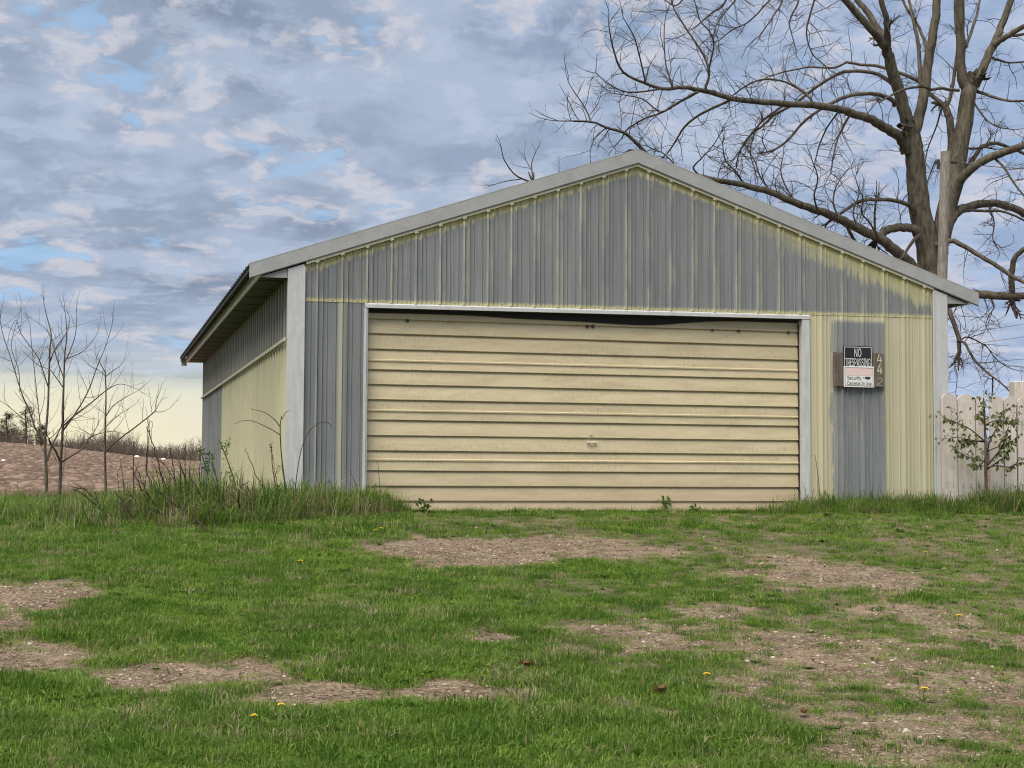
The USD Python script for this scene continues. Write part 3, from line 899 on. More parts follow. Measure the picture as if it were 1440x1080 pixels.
put_text('NO', 6.178, 6.262, 1.712, 1.805, yb - 0.0045, M['silver'], s1)
put_text('TRESPASSING', S0 + 0.024, S1 - 0.024, 1.606, 1.698, yb - 0.0045, M['silver'], s1)
s2 = thing('security_sign', 'white security cameras sign overlapping the lower half of the no trespassing sign', 'sign')
T0, T1, TZ0, TZ1 = 6.045, 6.412, 1.378, 1.608
yc = yb - 0.0085
obj('sign_plate', bev((T0, yc - 0.004, TZ0), (T1, yc, TZ1), 0.0018), M['white'], s2)
obj('faded_band', box((T0 + 0.024, yc - 0.0052, 1.508), (T1 - 0.024, yc - 0.0045, 1.588)), M['pinkish'], s2)
for lo, hi in (((T0 + 0.012, 1.5895), (T1 - 0.012, 1.5935)), ((T0 + 0.012, 1.392), (T1 - 0.012, 1.396)), ((T0 + 0.012, 1.3965), (T0 + 0.016, 1.589)), ((T1 - 0.016, 1.3965), (T1 - 0.012, 1.589))):
    obj('border', box((lo[0], yc - 0.0052, lo[1]), (hi[0], yc - 0.0045, hi[1])), M['ink'], s2)
put_text('Security', T0 + 0.040, T0 + 0.208, 1.448, 1.503, yc - 0.0045, M['ink'], s2)
put_text('Cameras In Use', T0 + 0.040, T1 - 0.034, 1.402, 1.440, yc - 0.0045, M['ink'], s2)
cx0 = T0 + 0.232
obj('camera_symbol', join([bev((cx0 + 0.030, yc - 0.0056, 1.469), (cx0 + 0.088, yc - 0.0045, 1.496), 0.0004), bev((cx0 + 0.020, yc - 0.0056, 1.474), (cx0 + 0.0295, yc - 0.0045, 1.491), 0.0003),
    trimesh.convex.convex_hull(np.array([(cx0 + 0.048, y, 1.4685) for y in (yc - 0.0056, yc - 0.0045)] + [(cx0 + 0.062, y, 1.4685) for y in (yc - 0.0056, yc - 0.0045)] + [(cx0 + 0.058, y, 1.456) for y in (yc - 0.0056, yc - 0.0045)])),
    trimesh.convex.convex_hull(np.array([(cx0 + a, y, b) for y in (yc - 0.0056, yc - 0.0045) for a, b in ((0.0, 1.470), (0.005, 1.494), (0.012, 1.482))]))]), M['ink'], s2)

# ------------------------------------------------------------------ the picket fence right of the garage
fence = thing('picket_fence', 'whitewashed wooden picket fence with rounded tops beside the garage', 'fence')
FENCE_Y = -0.075


def picket(x0, x1, ztop, zbot=-0.12, y=FENCE_Y, lean=0.0, half=None):
    w = x1 - x0
    rr = w * 0.5
    pts = [(x0, zbot), (x1, zbot)]
    ang = np.linspace(0, math.pi, 11)
    if half == 'right':
        ang = np.linspace(0, math.pi, 11)[3:]
    top = [((x0 + x1) / 2 + math.cos(a) * rr, ztop - rr * 0.62 + math.sin(a) * rr * 0.62) for a in ang]
    if half == 'right':
        top = [(x1, top[0][1])] + top
    poly = np.array(pts + top)
    poly[:, 0] += lean * (poly[:, 1] - zbot)
    n = len(poly)
    v = np.vstack([np.column_stack([poly[:, 0], np.full(n, y), poly[:, 1]]), np.column_stack([poly[:, 0], np.full(n, y + 0.022), poly[:, 1]])])
    f = []
    for i in range(n):
        j = (i + 1) % n
        f += [(i, j, n + j), (i, n + j, n + i)]
    for i in range(1, n - 1):
        f += [(0, i, i + 1), (n, n + i + 1, n + i)]
    return v, np.array(f)[:, ::-1]


fpx = [(1320.5, 1341.0, 553.5), (1342.3, 1366.3, 554.2), (1367.6, 1381.2, 556.0), (1387.6, 1406.0, 556.6), (1407.2, 1424.0, 557.2), (1426.3, 1446.0, 558.2), (1448.0, 1466.0, 559.5), (1468, 1490, 561), (1492, 1512, 562.5), (1514, 1536, 564), (1538.5, 1556, 566), (1558, 1580, 568)]
for k, (a, b, t) in enumerate(fpx):
    A, B = px_x(a, 600), px_x(b, 600)
    q = ray(((a + b) / 2, t)); zt = C[2] + q[2] * (FENCE_Y - C[1]) / q[1]
    obj('picket', picket(A, B, zt, y=FENCE_Y + 0.003 * (k % 3), lean=0.004 * ((k * 7) % 3 - 1)), M['fence'], fence)
nails = []
for a, b, t in fpx:
    A, B = px_x(a, 600), px_x(b, 600)
    for z in (0.285, 0.315, 1.005, 1.035):
        for u in (0.28, 0.72):
            xx = A + (B - A) * u + rnd.uniform(-0.008, 0.008)
            nails.append(box((xx - 0.004, FENCE_Y - 0.0035, z - 0.004), (xx + 0.004, FENCE_Y + 0.002, z + 0.004)))
obj('nail', join(nails), M['dark'], fence, kind='stuff')
xr = px_x(1580, 600)
for z in (0.30, 1.02):
    obj('rail', bev((7.36, FENCE_Y + 0.034, z - 0.045), (xr, FENCE_Y + 0.072, z + 0.045), 0.004), M['fence'], fence)
for a in (1427.5, 1600):
    A = px_x(a, 550)
    post = bev((A, FENCE_Y + 0.074, -0.12), (A + 0.14, FENCE_Y + 0.20, 1.49), 0.006)
    obj('post', post, M['fence'], fence)

# ------------------------------------------------------------------ service pole with its wire, and power lines far off
pole = thing('wooden_pole', 'grey weathered wooden pole rising behind the right end of the roof', 'pole')
PD = 21.0
pt, pb = at((1329.8, 213), PD), at((1325.0, 390), PD)
dirp = (pb - pt) / (pt[2] - pb[2])
pbot = pt + dirp * (pt[2] + 0.3)
rp = 7.1 * PD / F
obj('shaft', tube([pt + (pbot - pt) * t for t in np.linspace(0, 1, 12)], [rp * (0.97 + 0.12 * t) for t in np.linspace(0, 1, 12)], 14), M['pole'], pole, smooth=40)
iw = at((1341.5, 228), PD)
obj('insulator', join([tube([iw - 0.055 * R[:, 0], iw + 0.05 * R[:, 0]], [0.024, 0.020], 8), tube([iw - 0.02 * R[:, 0], iw - 0.008 * R[:, 0]], [0.03, 0.03], 8)]), M['glass'], pole)
il = at((1318.5, 226), PD)
obj('bracket', join([bev(il - (0.012, 0.012, 0.12), il + (0.03, 0.012, 0.02), 0.004)]), M['dark'], pole)


def wire(label, a, da, b, db, r, sag=0.0, group=None):
    A, B = at(a, da), at(b, db)
    t = np.linspace(0, 1, 14)
    p = A + (B - A) * t[:, None]
    p[:, 2] -= sag * 4 * t * (1 - t)
    o = obj('overhead_wire', tube(p, r, 4), M['wire'], None, label=label, category='wire', group=group)
    return o


wire('thin wire running right from the brown insulator near the top of the wooden pole', (1344, 228), PD, (1640, 222), 20.0, 0.006, 0.12)
wire('upper of three faint power lines in the clear sky above the picket fence', (1345, 469), 95, (1700, 396), 80, 0.014, 0.3)
wire('middle of three faint power lines in the clear sky above the picket fence', (1345, 486), 95, (1700, 417), 80, 0.014, 0.3)
wire('lowest of three faint power lines in the clear sky above the picket fence', (1345, 512), 95, (1700, 462), 80, 0.014, 0.3)

# ------------------------------------------------------------------ the big bare tree
TD = 27.0
PXM = TD / F


class Tree:
    def __init__(self, depth, seed):
        self.d, self.r, self.limbs, self.twigs = depth, random.Random(seed), [], []

    def limb(self, pts, r0, r1, dz0=0.0, dz1=0.0, part=True, twigs=1.0, wig=1.0):
        """pts in picture pixels; radii in pixels; dz: metres nearer (-) or farther (+) at the two ends."""
        n = len(pts)
        P = []
        for i, p in enumerate(pts):
            t = i / max(1, n - 1)
            P.append(at(p, self.d + dz0 + (dz1 - dz0) * t))
        S = spline(P, 4)
        k = self.d / F
        t = np.linspace(0, 1, len(S))
        rad = (r0 + (r1 - r0) * t) * k * (0.82 if r0 < 5 else 0.93)
        wob = np.array([[self.r.uniform(-1, 1) for _ in range(3)] for _ in S]) * (rad[:, None] * (0.07 if part == 'trunk' else 0.16) * wig)
        wob[0] = 0
        S = S + wob
        self.limbs.append((S, rad, part, twigs))
        return S


def grow(out, r, p, d, length, rad, level, bend, droop, kids):
    """A crooked twig that forks; appended to out as (points, radii)."""
    n = max(3, int(length / 0.10) + 2) if level else max(4, int(length / 0.14) + 2)
    n = min(n, 9)
    pts, cur, dd = [p.copy()], p.copy(), unit(d)
    turn = np.array([r.uniform(-1, 1) for _ in range(3)]) * bend
    for i in range(n):
        if r.random() < 0.35:
            turn = np.array([r.uniform(-1, 1) for _ in range(3)]) * bend
        dd = unit(dd + turn * 0.5 + np.array([r.uniform(-1, 1) for _ in range(3)]) * bend * 0.55 + np.array([0, 0, droop]))
        cur = cur + dd * (length / n)
        pts.append(cur.copy())
    rads = np.linspace(rad, rad * 0.45, len(pts))
    out.append((np.array(pts), rads, level))
    if level < 2:
        for k in range(kids):
            i = r.randint(1, len(pts) - 2) if len(pts) > 3 else 1
            base = pts[i]
            axis = unit(pts[i] - pts[i - 1])
            sideways = unit(np.cross(axis, [r.uniform(-1, 1), r.uniform(-1, 1), r.uniform(-1, 1)]))
            nd = unit(axis * r.uniform(0.35, 0.9) + sideways * r.uniform(0.5, 0.9) + np.array([0, 0, 0.1]))
            grow(out, r, base, nd, length * r.uniform(0.35, 0.65), rads[i] * 0.7, level + 1, bend, droop, max(1, kids - 1))


big = Tree(TD, 11)
L = big.limb
# trunk and stems
L([(1317, 640), (1316, 560), (1314, 470), (1309, 400), (1304, 345), (1293, 292), (1289, 245), (1285, 212), (1283, 190)], 21, 13.0, 0, 0, 'trunk', 0.1)
L([(1316, 480), (1317, 380), (1322, 335), (1333, 290), (1343, 250), (1349, 212), (1356, 173), (1361, 135), (1364, 122)], 17, 11.5, 0, 0.4, 'trunk', 0.1)
L([(1284, 200), (1274, 168), (1265.5, 132), (1253, 92), (1247, 67)], 10.5, 7.5, 0, -0.4, 'limb', 0.25)
L([(1247, 70), (1236, 55), (1225, 41), (1192, 4), (1160, -30), (1115, -62), (1060, -75), (1010, -62)], 6.5, 3, -0.4, -1.6, 'limb', 1)
L([(1247, 70), (1241, 52), (1235, 42), (1221, 18), (1206, 0), (1190, -30), (1180, -70)], 6, 3.2, -0.4, 0.2, 'limb', 0.7)
L([(1247, 70), (1248, 48), (1246, 24), (1239, 0), (1234, -40), (1240, -90)], 5.2, 3, -0.4, -0.8, 'limb', 0.7)
L([(1285, 200), (1291, 168), (1299, 132), (1306, 86), (1313.5, 41), (1318.5, 0), (1322, -60), (1318, -120)], 9, 5, 0, 0.3, 'limb', 0.35)
L([(1297, 140), (1294, 110), (1291, 61), (1284, 28), (1280, 8), (1272, -30)], 4.2, 2, 0.1, 0.8, 'limb', 1)
L([(1305, 85), (1302, 66), (1297, 49), (1288, 31), (1275, 12), (1266, -10)], 3.2, 2, 0.2, 1.0, 'limb', 1)
L([(1364, 128), (1353, 112), (1351, 61), (1351, 0), (1355, -60), (1352, -120)], 8.5, 5, 0.4, 0.2, 'limb', 0.3)
L([(1364, 130), (1374, 114), (1386, 88), (1396, 65), (1408, 37), (1422, 0), (1436, -50), (1446, -110)], 8, 4, 0.4, 0.9, 'limb', 0.4)
L([(1396, 66), (1406, 57), (1422, 47), (1440, 37), (1470, 26), (1510, 8), (1550, -20)], 5.2, 2.5, 0.6, 0.0, 'limb', 0.9)
L([(1420, 49), (1428, 50), (1445, 48), (1475, 52), (1510, 44)], 3.2, 1.6, 0.5, 1.2, 'limb', 1)
L([(1358, 66), (1363, 52), (1369, 35), (1374, 20), (1377, 4), (1383, -30)], 3.3, 1.8, 0.4, 1.4, 'limb', 1)
L([(1372, 128), (1385, 132), (1402, 138), (1424, 142), (1445, 142), (1480, 150), (1510, 172)], 3, 1.4, 0.5, -0.8, 'limb', 1.2)
L([(1393, 81), (1406, 85), (1420, 88), (1445, 87), (1475, 92)], 2.3, 1.3, 0.6, 1.8, 'limb', 1.2)
L([(1336, 290), (1338, 250), (1338, 214), (1336, 173), (1330, 151)], 7, 5.6, 0.3, 0.9, 'limb', 0.3)
L([(1330, 152), (1322, 143), (1310, 134), (1296, 118), (1280, 108), (1263, 102), (1248, 97), (1231, 92), (1213, 91), (1196, 88.5), (1190, 88), (1174, 95), (1155, 95), (1137, 94), (1119, 98), (1102, 101), (1088, 106)], 4.2, 1.2, 0.9, 2.0, 'limb', 1.3)
L([(1330, 153), (1337, 134), (1343, 96), (1347, 60), (1343, 20), (1345, -30)], 3.8, 2, 0.9, 1.6, 'limb', 0.8)
L([(1348, 127), (1336, 126), (1323, 124), (1310, 126), (1300, 122), (1284, 123), (1268, 127), (1255, 133), (1240, 142)], 3.0, 1.6, 0.3, -0.9, 'limb', 1.1)
# the long left limb
L([(1274, 215), (1266, 193), (1256, 186), (1241, 177), (1221, 166), (1196, 159), (1184, 154), (1143, 148), (1103, 146), (1062, 143), (1027, 137.5), (990.5, 128), (960, 122.5), (934, 125), (910, 118), (876, 101), (862, 67), (856, 34)], 8.2, 0.8, -0.1, -2.6, 'limb', 1.25)
L([(991, 128), (997, 103), (989, 77), (970, 48), (948, 12), (938, -25)], 2.2, 1.0, -1.8, -1.5, 'limb', 1.4)
L([(996, 102), (1004, 63), (997, 43), (985, 30), (978, 5)], 1.4, 0.8, -1.8, -2.4, None, 1.3)
L([(946, 121), (936.5, 91), (934, 48), (936, 22)], 1.5, 0.7, -2.0, -1.5, None, 1.4)
L([(908, 117), (899, 77), (891, 50.5), (876, 24)], 1.5, 0.7, -2.2, -2.8, None, 1.4)
L([(982, 129), (958, 142), (929, 159), (908, 166), (883, 181), (874, 195)], 2.3, 1.0, -1.8, -1.0, 'limb', 1.5)
L([(1030, 139), (984.6, 161), (963, 178), (948, 202), (938, 216)], 2.4, 1.1, -1.5, -0.8, 'limb', 1.4)
L([(930, 125), (886, 130), (859, 120), (838, 103)], 1.5, 0.7, -2.2, -3.0, None, 1.5)
L([(929, 159), (915, 148), (903, 139), (880, 134), (860, 131)], 1.3, 0.7, -1.3, -1.8, None, 1.4)
# limbs that arch down on the left
L([(1258, 148), (1255, 141), (1237, 133.5), (1210, 132), (1184, 138), (1164, 148), (1149, 157), (1129, 173), (1109, 196), (1090, 210), (1078, 214)], 4.2, 1.4, -0.2, -1.4, 'limb', 1.3)
L([(1255, 118), (1240, 107), (1221, 101), (1196, 100), (1178, 104), (1143, 126), (1119, 145), (1090, 161), (1070, 179), (1052, 193), (1041, 212), (1036, 228)], 3.8, 1.2, -0.2, 1.0, 'limb', 1.4)
L([(1146, 149), (1135, 134), (1111, 118), (1082, 111), (1058, 116), (1040, 127), (1029, 135)], 2.3, 1.2, -0.8, 0.4, 'limb', 1.3)
L([(1103, 147), (1085, 160), (1070, 172), (1060, 190), (1055, 215), (1062, 240)], 2.2, 1.0, -0.8, -1.5, None, 1.5)
L([(1119, 146), (1095, 158), (1075, 168), (1058, 186), (1046, 205), (1030, 225)], 2.0, 0.9, -0.6, 0.4, None, 1.5)
L([(1196, 160), (1186, 178), (1178, 196), (1172, 220), (1168, 244)], 2.2, 1.0, -0.6, -1.4, None, 1.4)
L([(1180, 156), (1163, 180), (1152, 205), (1146, 228)], 1.8, 0.9, -0.6, 0.5, None, 1.4)
for pts in ([(1085, -70), (1090, -15), (1075, 8), (1052, 31), (1030, 42), (1011, 57)], [(1110, -62), (1100, 0), (1090, 18), (1082, 31), (1068, 50)], [(1128, -50), (1123, 0), (1115, 18), (1110, 33), (1116, 58)], [(1150, -35), (1145, 0), (1138, 25), (1134, 48), (1142, 75), (1160, 92)],
            [(1040, -75), (1021, 0), (1001, 18), (985, 32), (975, 40)], [(1015, -62), (985, -30), (965, -8), (950, 8), (930, -4)], [(1060, -75), (1048, -20), (1030, 5), (1010, 30), (1003, 50)]):
    L(pts, 2.0, 0.9, -1.2, -1.8 + big.r.uniform(-0.6, 0.9), None, 1.5)
# the low limb behind the roof, rising again over the ridge
L([(1312, 420), (1292, 385), (1275, 366), (1257, 351), (1235, 335), (1204, 320), (1180, 308), (1150, 296), (1120, 286), (1085, 271), (1045, 260), (1000, 252), (950, 238), (915, 221), (883, 190), (852, 179), (830, 171), (785, 170)], 9.5, 0.8, 0, -2.4, 'limb', 1.2)
L([(831, 171), (823, 152), (808, 130), (799, 115)], 1.3, 0.7, -2.1, -1.9, None, 1.5)
L([(852, 180), (838, 192), (832, 205), (830, 214)], 1.1, 0.6, -2.1, -2.5, None, 1.3)
L([(952, 238), (944, 226), (930, 214), (914, 208), (903, 195)], 1.4, 0.7, -1.9, -1.2, None, 1.5)
L([(985, 248), (975, 236), (985, 224), (1000, 208), (1012, 190)], 1.6, 0.8, -1.8, -2.4, None, 1.5)
L([(1290, 330), (1284, 322), (1265, 320), (1247, 324), (1236, 333)], 7, 6.0, -0.1, -0.3, 'limb', 0.5)
L([(1285, 300), (1280, 290), (1261, 282.5), (1231, 280.5), (1206, 284.5), (1180, 302), (1165, 312)], 4.3, 2.2, -0.1, -0.9, 'limb', 1.1)
L([(1230.5, 326), (1230, 306), (1231, 289)], 2.2, 1.6, -0.4, -0.4, None, 0.2, 0.2)
L([(1294, 330), (1285, 338), (1276, 350), (1269, 362)], 3.2, 2.4, -0.2, -0.8, None, 0.5)
L([(1190, 315), (1200, 335), (1215, 350), (1232, 345)], 3.2, 2, -0.6, 0.3, None, 0.5)
for pts in ([(1150, 296), (1145, 275), (1150, 250), (1142, 225)], [(1120, 286), (1105, 262), (1098, 240), (1102, 215)], [(1085, 271), (1070, 250), (1062, 228), (1050, 205)], [(1046, 260), (1036, 243), (1020, 225), (1016, 200)], [(1180, 308), (1172, 285), (1176, 262), (1190, 240)], [(1206, 320), (1200, 298), (1208, 272), (1203, 250)], [(1235, 334), (1222, 312), (1212, 300), (1214, 280)]):
    L(pts, 1.8, 0.8, -1.2, -1.2 + big.r.uniform(-1.5, 1.5), None, 1.5)
# right side
L([(1344, 268), (1355, 247), (1375.6, 230), (1404, 217), (1440, 204), (1475, 190), (1515, 180)], 7.2, 5, 0.1, -0.9, 'limb', 0.5)
L([(1325, 330), (1343, 301), (1359, 292), (1384, 286.6), (1408, 287.6), (1440, 300), (1470, 320), (1500, 350)], 7.5, 5, 0, 0.9, 'limb', 0.6)
L([(1352, 297), (1372, 296), (1390, 297), (1406, 297), (1428, 304), (1450, 316)], 3.0, 1.6, 0.2, -0.6, None, 0.9)
L([(1316, 345), (1337, 338.5), (1353, 345), (1380, 361), (1404, 375), (1424, 389), (1445, 399), (1470, 415)], 4.6, 2.8, -0.2, -1.2, 'limb', 1.1)
L([(1455, 345), (1440, 351), (1427, 363), (1422.5, 387), (1423.5, 414)], 4.0, 5.4, -0.6, -0.3, 'limb', 0.8)
L([(1318, 415), (1340, 413), (1373, 414), (1404, 416), (1440, 416), (1480, 410), (1520, 395)], 7.5, 5, 0, -0.5, 'limb', 0.6)
L([(1356, 240), (1371, 220), (1377, 210), (1384, 205), (1400, 201.5), (1416, 206), (1440, 216), (1465, 232)], 4.4, 2.4, 0.2, 1.2, 'limb', 0.9)
L([(1362, 209), (1372, 209), (1385, 207)], 2.2, 2.0, 0.1, 0.4, None, 0.6)
L([(1398, 222), (1412, 236), (1424, 255), (1440, 275), (1460, 290)], 2.4, 1.2, -0.3, -1.4, None, 1.4)
L([(1390, 290), (1398, 312), (1396, 335), (1404, 350)], 1.6, 0.8, 0.2, -0.8, None, 1.4)
L([(1366, 138), (1384, 165), (1402, 178), (1424, 182)], 1.8, 0.9, 0.4, -0.6, None, 1.5)
L([(1322, 425), (1334, 435), (1337, 443), (1343, 459), (1348, 477), (1349, 495)], 4.6, 3.4, -0.2, -0.4, 'limb', 0.6, 0.5)
L([(1347, 478), (1357, 483), (1364, 496), (1376, 512.7), (1395, 529), (1407, 538), (1422, 553), (1436, 570)], 2.5, 0.9, -0.4, -1.0, 'limb', 1.6)
L([(1348, 480), (1360, 474), (1377, 481), (1389, 489), (1400, 504), (1419, 517), (1436, 522)], 1.5, 0.6, -0.4, 0.6, None, 1.6)
L([(1349, 492), (1342, 508), (1346, 528), (1344, 552)], 1.1, 0.6, -0.4, -1.0, None, 1.6)
L([(1396, 530), (1396, 545), (1394, 565)], 1.4, 0.8, -0.7, -0.6, None, 1.0)
L([(1394, 420), (1398, 432), (1390, 445), (1386, 458)], 1.5, 0.8, -0.2, -0.8, None, 1.6)
L([(1350, 424), (1345, 432), (1341, 440)], 1.4, 0.9, -0.2, -0.5, None, 1.3)
L([(1330, 250), (1318, 226), (1308, 245), (1302, 262)], 1.6, 0.8, 0.3, 0.9, None, 1.2)
L([(1323, 155), (1316, 180), (1306, 205), (1301, 225)], 1.7, 0.9, 0.8, 1.2, None, 1.2)


def sow_twigs(tree, every, length, rad_px, droop, up_, bend, kids, cut=6.5):
    out, r, k = [], tree.r, tree.d / F
    for S, rad, part, tw in tree.limbs:
        seg = np.linalg.norm(np.diff(S, axis=0), axis=1)
        for i in range(1, len(S)):
            if rad[i] > cut * k:
                chance = 0.25
            else:
                chance = 1.0
            want = seg[i - 1] / every * tw * chance
            n = int(want) + (r.random() < want - int(want))
            for _ in range(n):
                axis = unit(S[i] - S[i - 1])
                p = S[i - 1] + (S[i] - S[i - 1]) * r.random()
                sideways = unit(np.cross(axis, [r.uniform(-1, 1), r.uniform(-1, 1), r.uniform(-1, 1)]))
                d = unit(axis * r.uniform(0.1, 0.8) + sideways + np.array([0, 0, up_ * r.uniform(0.0, 1.2)]))
                ln = length * r.uniform(0.45, 1.25) * (0.75 if rad[i] > cut * k else 1.0)
                grow(out, r, p, d, ln, min(rad[i] * 0.6, rad_px * k * r.uniform(0.75, 1.25)), 0, bend, droop * r.uniform(0.2, 1.8), kids)
        # the tip forks
        for _ in range(2):
            d = unit(unit(S[-1] - S[-2]) + np.array([r.uniform(-0.5, 0.5) for _ in range(3)]))
            grow(out, r, S[-1].copy(), d, length * r.uniform(0.5, 0.9), rad[-1] * 0.8, 0, bend, droop, kids)
    return out


def build_tree(name, label, cat, tree, bark_mat, twig_mat, base, twigs, group=None):
    t = thing(name, label, cat, base, group)
    trunk = [tube(S, rad, 12) for S, rad, part, _ in tree.limbs if part == 'trunk']
    if trunk:
        obj('trunk', join(trunk), bark_mat, t, smooth=50, loc=base)
    for S, rad, part, _ in tree.limbs:
        if part == 'limb':
            obj('limb', tube(S, rad, 8), bark_mat, t, smooth=50, loc=base)
    small = [tube(S, rad, 5) for S, rad, part, _ in tree.limbs if part is None]
    tw = small + [tube(P, q, 4 if lv == 0 else 3, cap=False) for P, q, lv in twigs]
    if tw:
        obj('twigs', join(tw), twig_mat, t, kind='stuff', loc=base)
    return t


tw = sow_twigs(big, 0.19, 0.60, 0.56, -0.01, 0.25, 0.40, 3)
base = at((1317, 640), TD); base[2] = 0
build_tree('bare_tree', 'large bare brown tree with two stems behind the right end of the garage', 'tree', big, M['bark'], M['twig'], base, tw)

# a second bare tree whose top just shows over the left slope of the roof
far = Tree(34.0, 5)
far.limb([(760, 640), (762, 520), (768, 420), (772, 330), (764, 280), (751, 257)], 12, 2.0, 0, 0, 'trunk', 0.0)
far.limb([(751, 257), (738, 253), (726, 247), (716, 236), (708, 222), (705, 208)], 1.7, 0.7, 0, -0.6, 'limb', 0.9)
far.limb([(750, 256), (748, 240), (748, 228), (754, 212)], 1.4, 0.7, 0, 0.5, 'limb', 0.9)
far.limb([(748, 240), (741, 228), (738, 220)], 0.9, 0.5, 0, 0.3, None, 0.6)
far.limb([(732, 252), (715, 254), (700, 258), (691, 261)], 1.0, 0.5, -0.2, 0.4, None, 1.2)
far.limb([(770, 300), (780, 268), (786, 250), (786, 233)], 1.6, 0.6, 0.2, 0.8, 'limb', 0.6)
far.limb([(772, 320), (800, 290), (830, 275)], 2.5, 0.8, 0.2, 0.8, 'limb', 0.6)
tw = sow_twigs(far, 0.40, 0.45, 0.6, 0.05, 0.5, 0.3, 1)
base = at((760, 640), 34.0); base[2] = 0
build_tree('bare_tree', 'bare tree hidden by the garage, its twig tips over the left roof slope', 'tree', far, M['bark'], M['twig'], base, tw)

# ------------------------------------------------------------------ the three saplings on the left
def base_of(px, depth):
    p = at(px, depth)
    p[2] = float(ground(p[0], p[1])) - 0.02
    return p


sp = Tree(22.6, 3)
S1 = lambda p, a, b, *k: sp.limb(p, a * 0.85, b * 0.75, *k)
S1([(66, 706), (65.5, 690), (64.5, 646), (63, 625), (66, 590), (68, 557), (70, 494), (72, 470), (66, 446), (62, 428)], 3.7, 0.7, 0, 0, 'trunk', 0.5)
S1([(62, 622), (50, 603), (41, 576), (34, 562), (28, 545), (14, 500), (4, 470), (0, 450)], 1.9, 0.6, 0, -0.4, 'limb', 1)
S1([(60, 618), (57, 600), (55, 583), (52, 555), (44, 480), (42, 455)], 1.6, 0.6, 0, 0.5, 'limb', 1)
S1([(50, 603), (28, 585), (10, 570), (-6, 560)], 1.2, 0.5, 0, 0.4, 'limb', 1.1)
S1([(68, 545), (60, 520), (52, 500), (30, 470), (22, 450), (12, 472)], 1.2, 0.5, 0, -0.6, 'limb', 1)
S1([(70, 510), (78, 490), (92, 470), (98, 450), (95, 440)], 1.1, 0.5, 0, 0.3, 'limb', 1)
S1([(66, 648), (72, 630), (80, 612), (86, 600)], 2.2, 1.4, 0, 0.2, 'limb', 0.3)
S1([(28, 551), (26, 520), (16, 490), (20, 465), (28, 440)], 1.0, 0.5, -0.2, 0.2, 'limb', 1)
tw = sow_twigs(sp, 0.21, 0.50, 0.34, 0.10, 0.8, 0.16, 1)
base = base_of((66, 700), 22.6)
build_tree('sapling', 'leftmost bare sapling at the field edge, leaning branches reaching the picture edge', 'tree', sp, M['sapling'], M['twig'], base, tw)
sp = Tree(22.9, 4)
S1 = lambda p, a, b, *k: sp.limb(p, a * 0.85, b * 0.75, *k)
S1([(83, 704), (84, 690), (85.5, 648), (88, 605), (89, 560), (90, 526), (91, 500), (94, 469), (92, 441)], 3.7, 0.7, 0, 0, 'trunk', 0.5)
S1([(85, 650), (78, 634), (70, 622), (69, 617)], 2.2, 1.8, 0, -0.3, 'limb', 0.2)
S1([(86, 650), (94, 645), (117, 630), (125, 616), (139, 610), (160, 606)], 2.0, 0.8, 0, -0.5, 'limb', 0.8)
S1([(117, 630), (130, 612), (138, 595), (139, 584)], 1.1, 0.5, -0.3, 0.2, 'limb', 0.8)
S1([(88, 606), (100, 590), (116, 565), (126, 545), (138, 512), (148, 488), (157, 460)], 1.9, 0.6, 0, 0.5, 'limb', 0.9)
S1([(88, 600), (105, 584), (130, 565), (151, 548), (170, 540), (195, 548)], 1.7, 0.5, 0, -0.7, 'limb', 0.9)
S1([(89, 530), (80, 505), (74, 480), (64, 462), (45, 449)], 1.3, 0.5, 0, 0.4, 'limb', 1)
S1([(91, 510), (100, 490), (106, 470), (108, 450), (108, 443)], 1.1, 0.5, 0, -0.3, 'limb', 1)
S1([(93, 505), (115, 495), (130, 480), (138, 466)], 1.0, 0.5, 0, 0.6, 'limb', 0.8)
S1([(89, 545), (78, 530), (70, 520), (55, 515)], 1.1, 0.5, 0, -0.4, 'limb', 1)
tw = sow_twigs(sp, 0.21, 0.50, 0.34, 0.10, 0.8, 0.16, 1)
base = base_of((84, 699), 22.9)
build_tree('sapling', 'middle bare sapling, tallest of the three at the field edge, with forked trunk', 'tree', sp, M['sapling'], M['twig'], base, tw)
sp = Tree(24.0, 6)
S1 = lambda p, a, b, *k: sp.limb(p, a * 0.85, b * 0.75, *k)
S1([(149, 700), (148.5, 680), (147.5, 640), (148, 600), (149, 560), (148, 526), (145, 518)], 2.9, 0.9, 0, 0, 'trunk', 0.5)
S1([(148, 636), (158, 625), (175, 612), (195, 597), (217, 579), (219, 570), (220, 563)], 2.0, 0.7, 0, -0.4, 'limb', 0.8)
S1([(217, 579), (228, 579), (239, 574)], 0.8, 0.4, -0.4, -0.2, 'limb', 0.6)
S1([(147, 636), (138, 622), (125, 610), (112, 602)], 1.6, 0.6, 0, 0.3, 'limb', 0.8)
S1([(148, 530), (158, 522), (168, 515), (175, 506)], 1.0, 0.4, 0, -0.2, 'limb', 1)
S1([(147, 528), (138, 520), (130, 516), (124, 513)], 0.9, 0.4, 0, 0.3, 'limb', 1)
S1([(149, 585), (160, 570), (178, 558), (193, 550)], 1.2, 0.5, 0, 0.5, 'limb', 1)
S1([(149, 600), (165, 585), (185, 572)], 1.0, 0.4, 0, -0.6, 'limb', 1)
tw = sow_twigs(sp, 0.21, 0.46, 0.34, 0.10, 0.8, 0.16, 1)
base = base_of((149, 699), 24.0)
build_tree('sapling', 'rightmost slim bare sapling, nearest the garage, with one long low branch', 'tree', sp, M['sapling'], M['twig'], base, tw)

# ------------------------------------------------------------------ the wood along the crest of the field
def crest_z(px, depth):
    p = at((px, 640), depth)
    return p[0], p[1], float(field_height(p[0], p[1]))


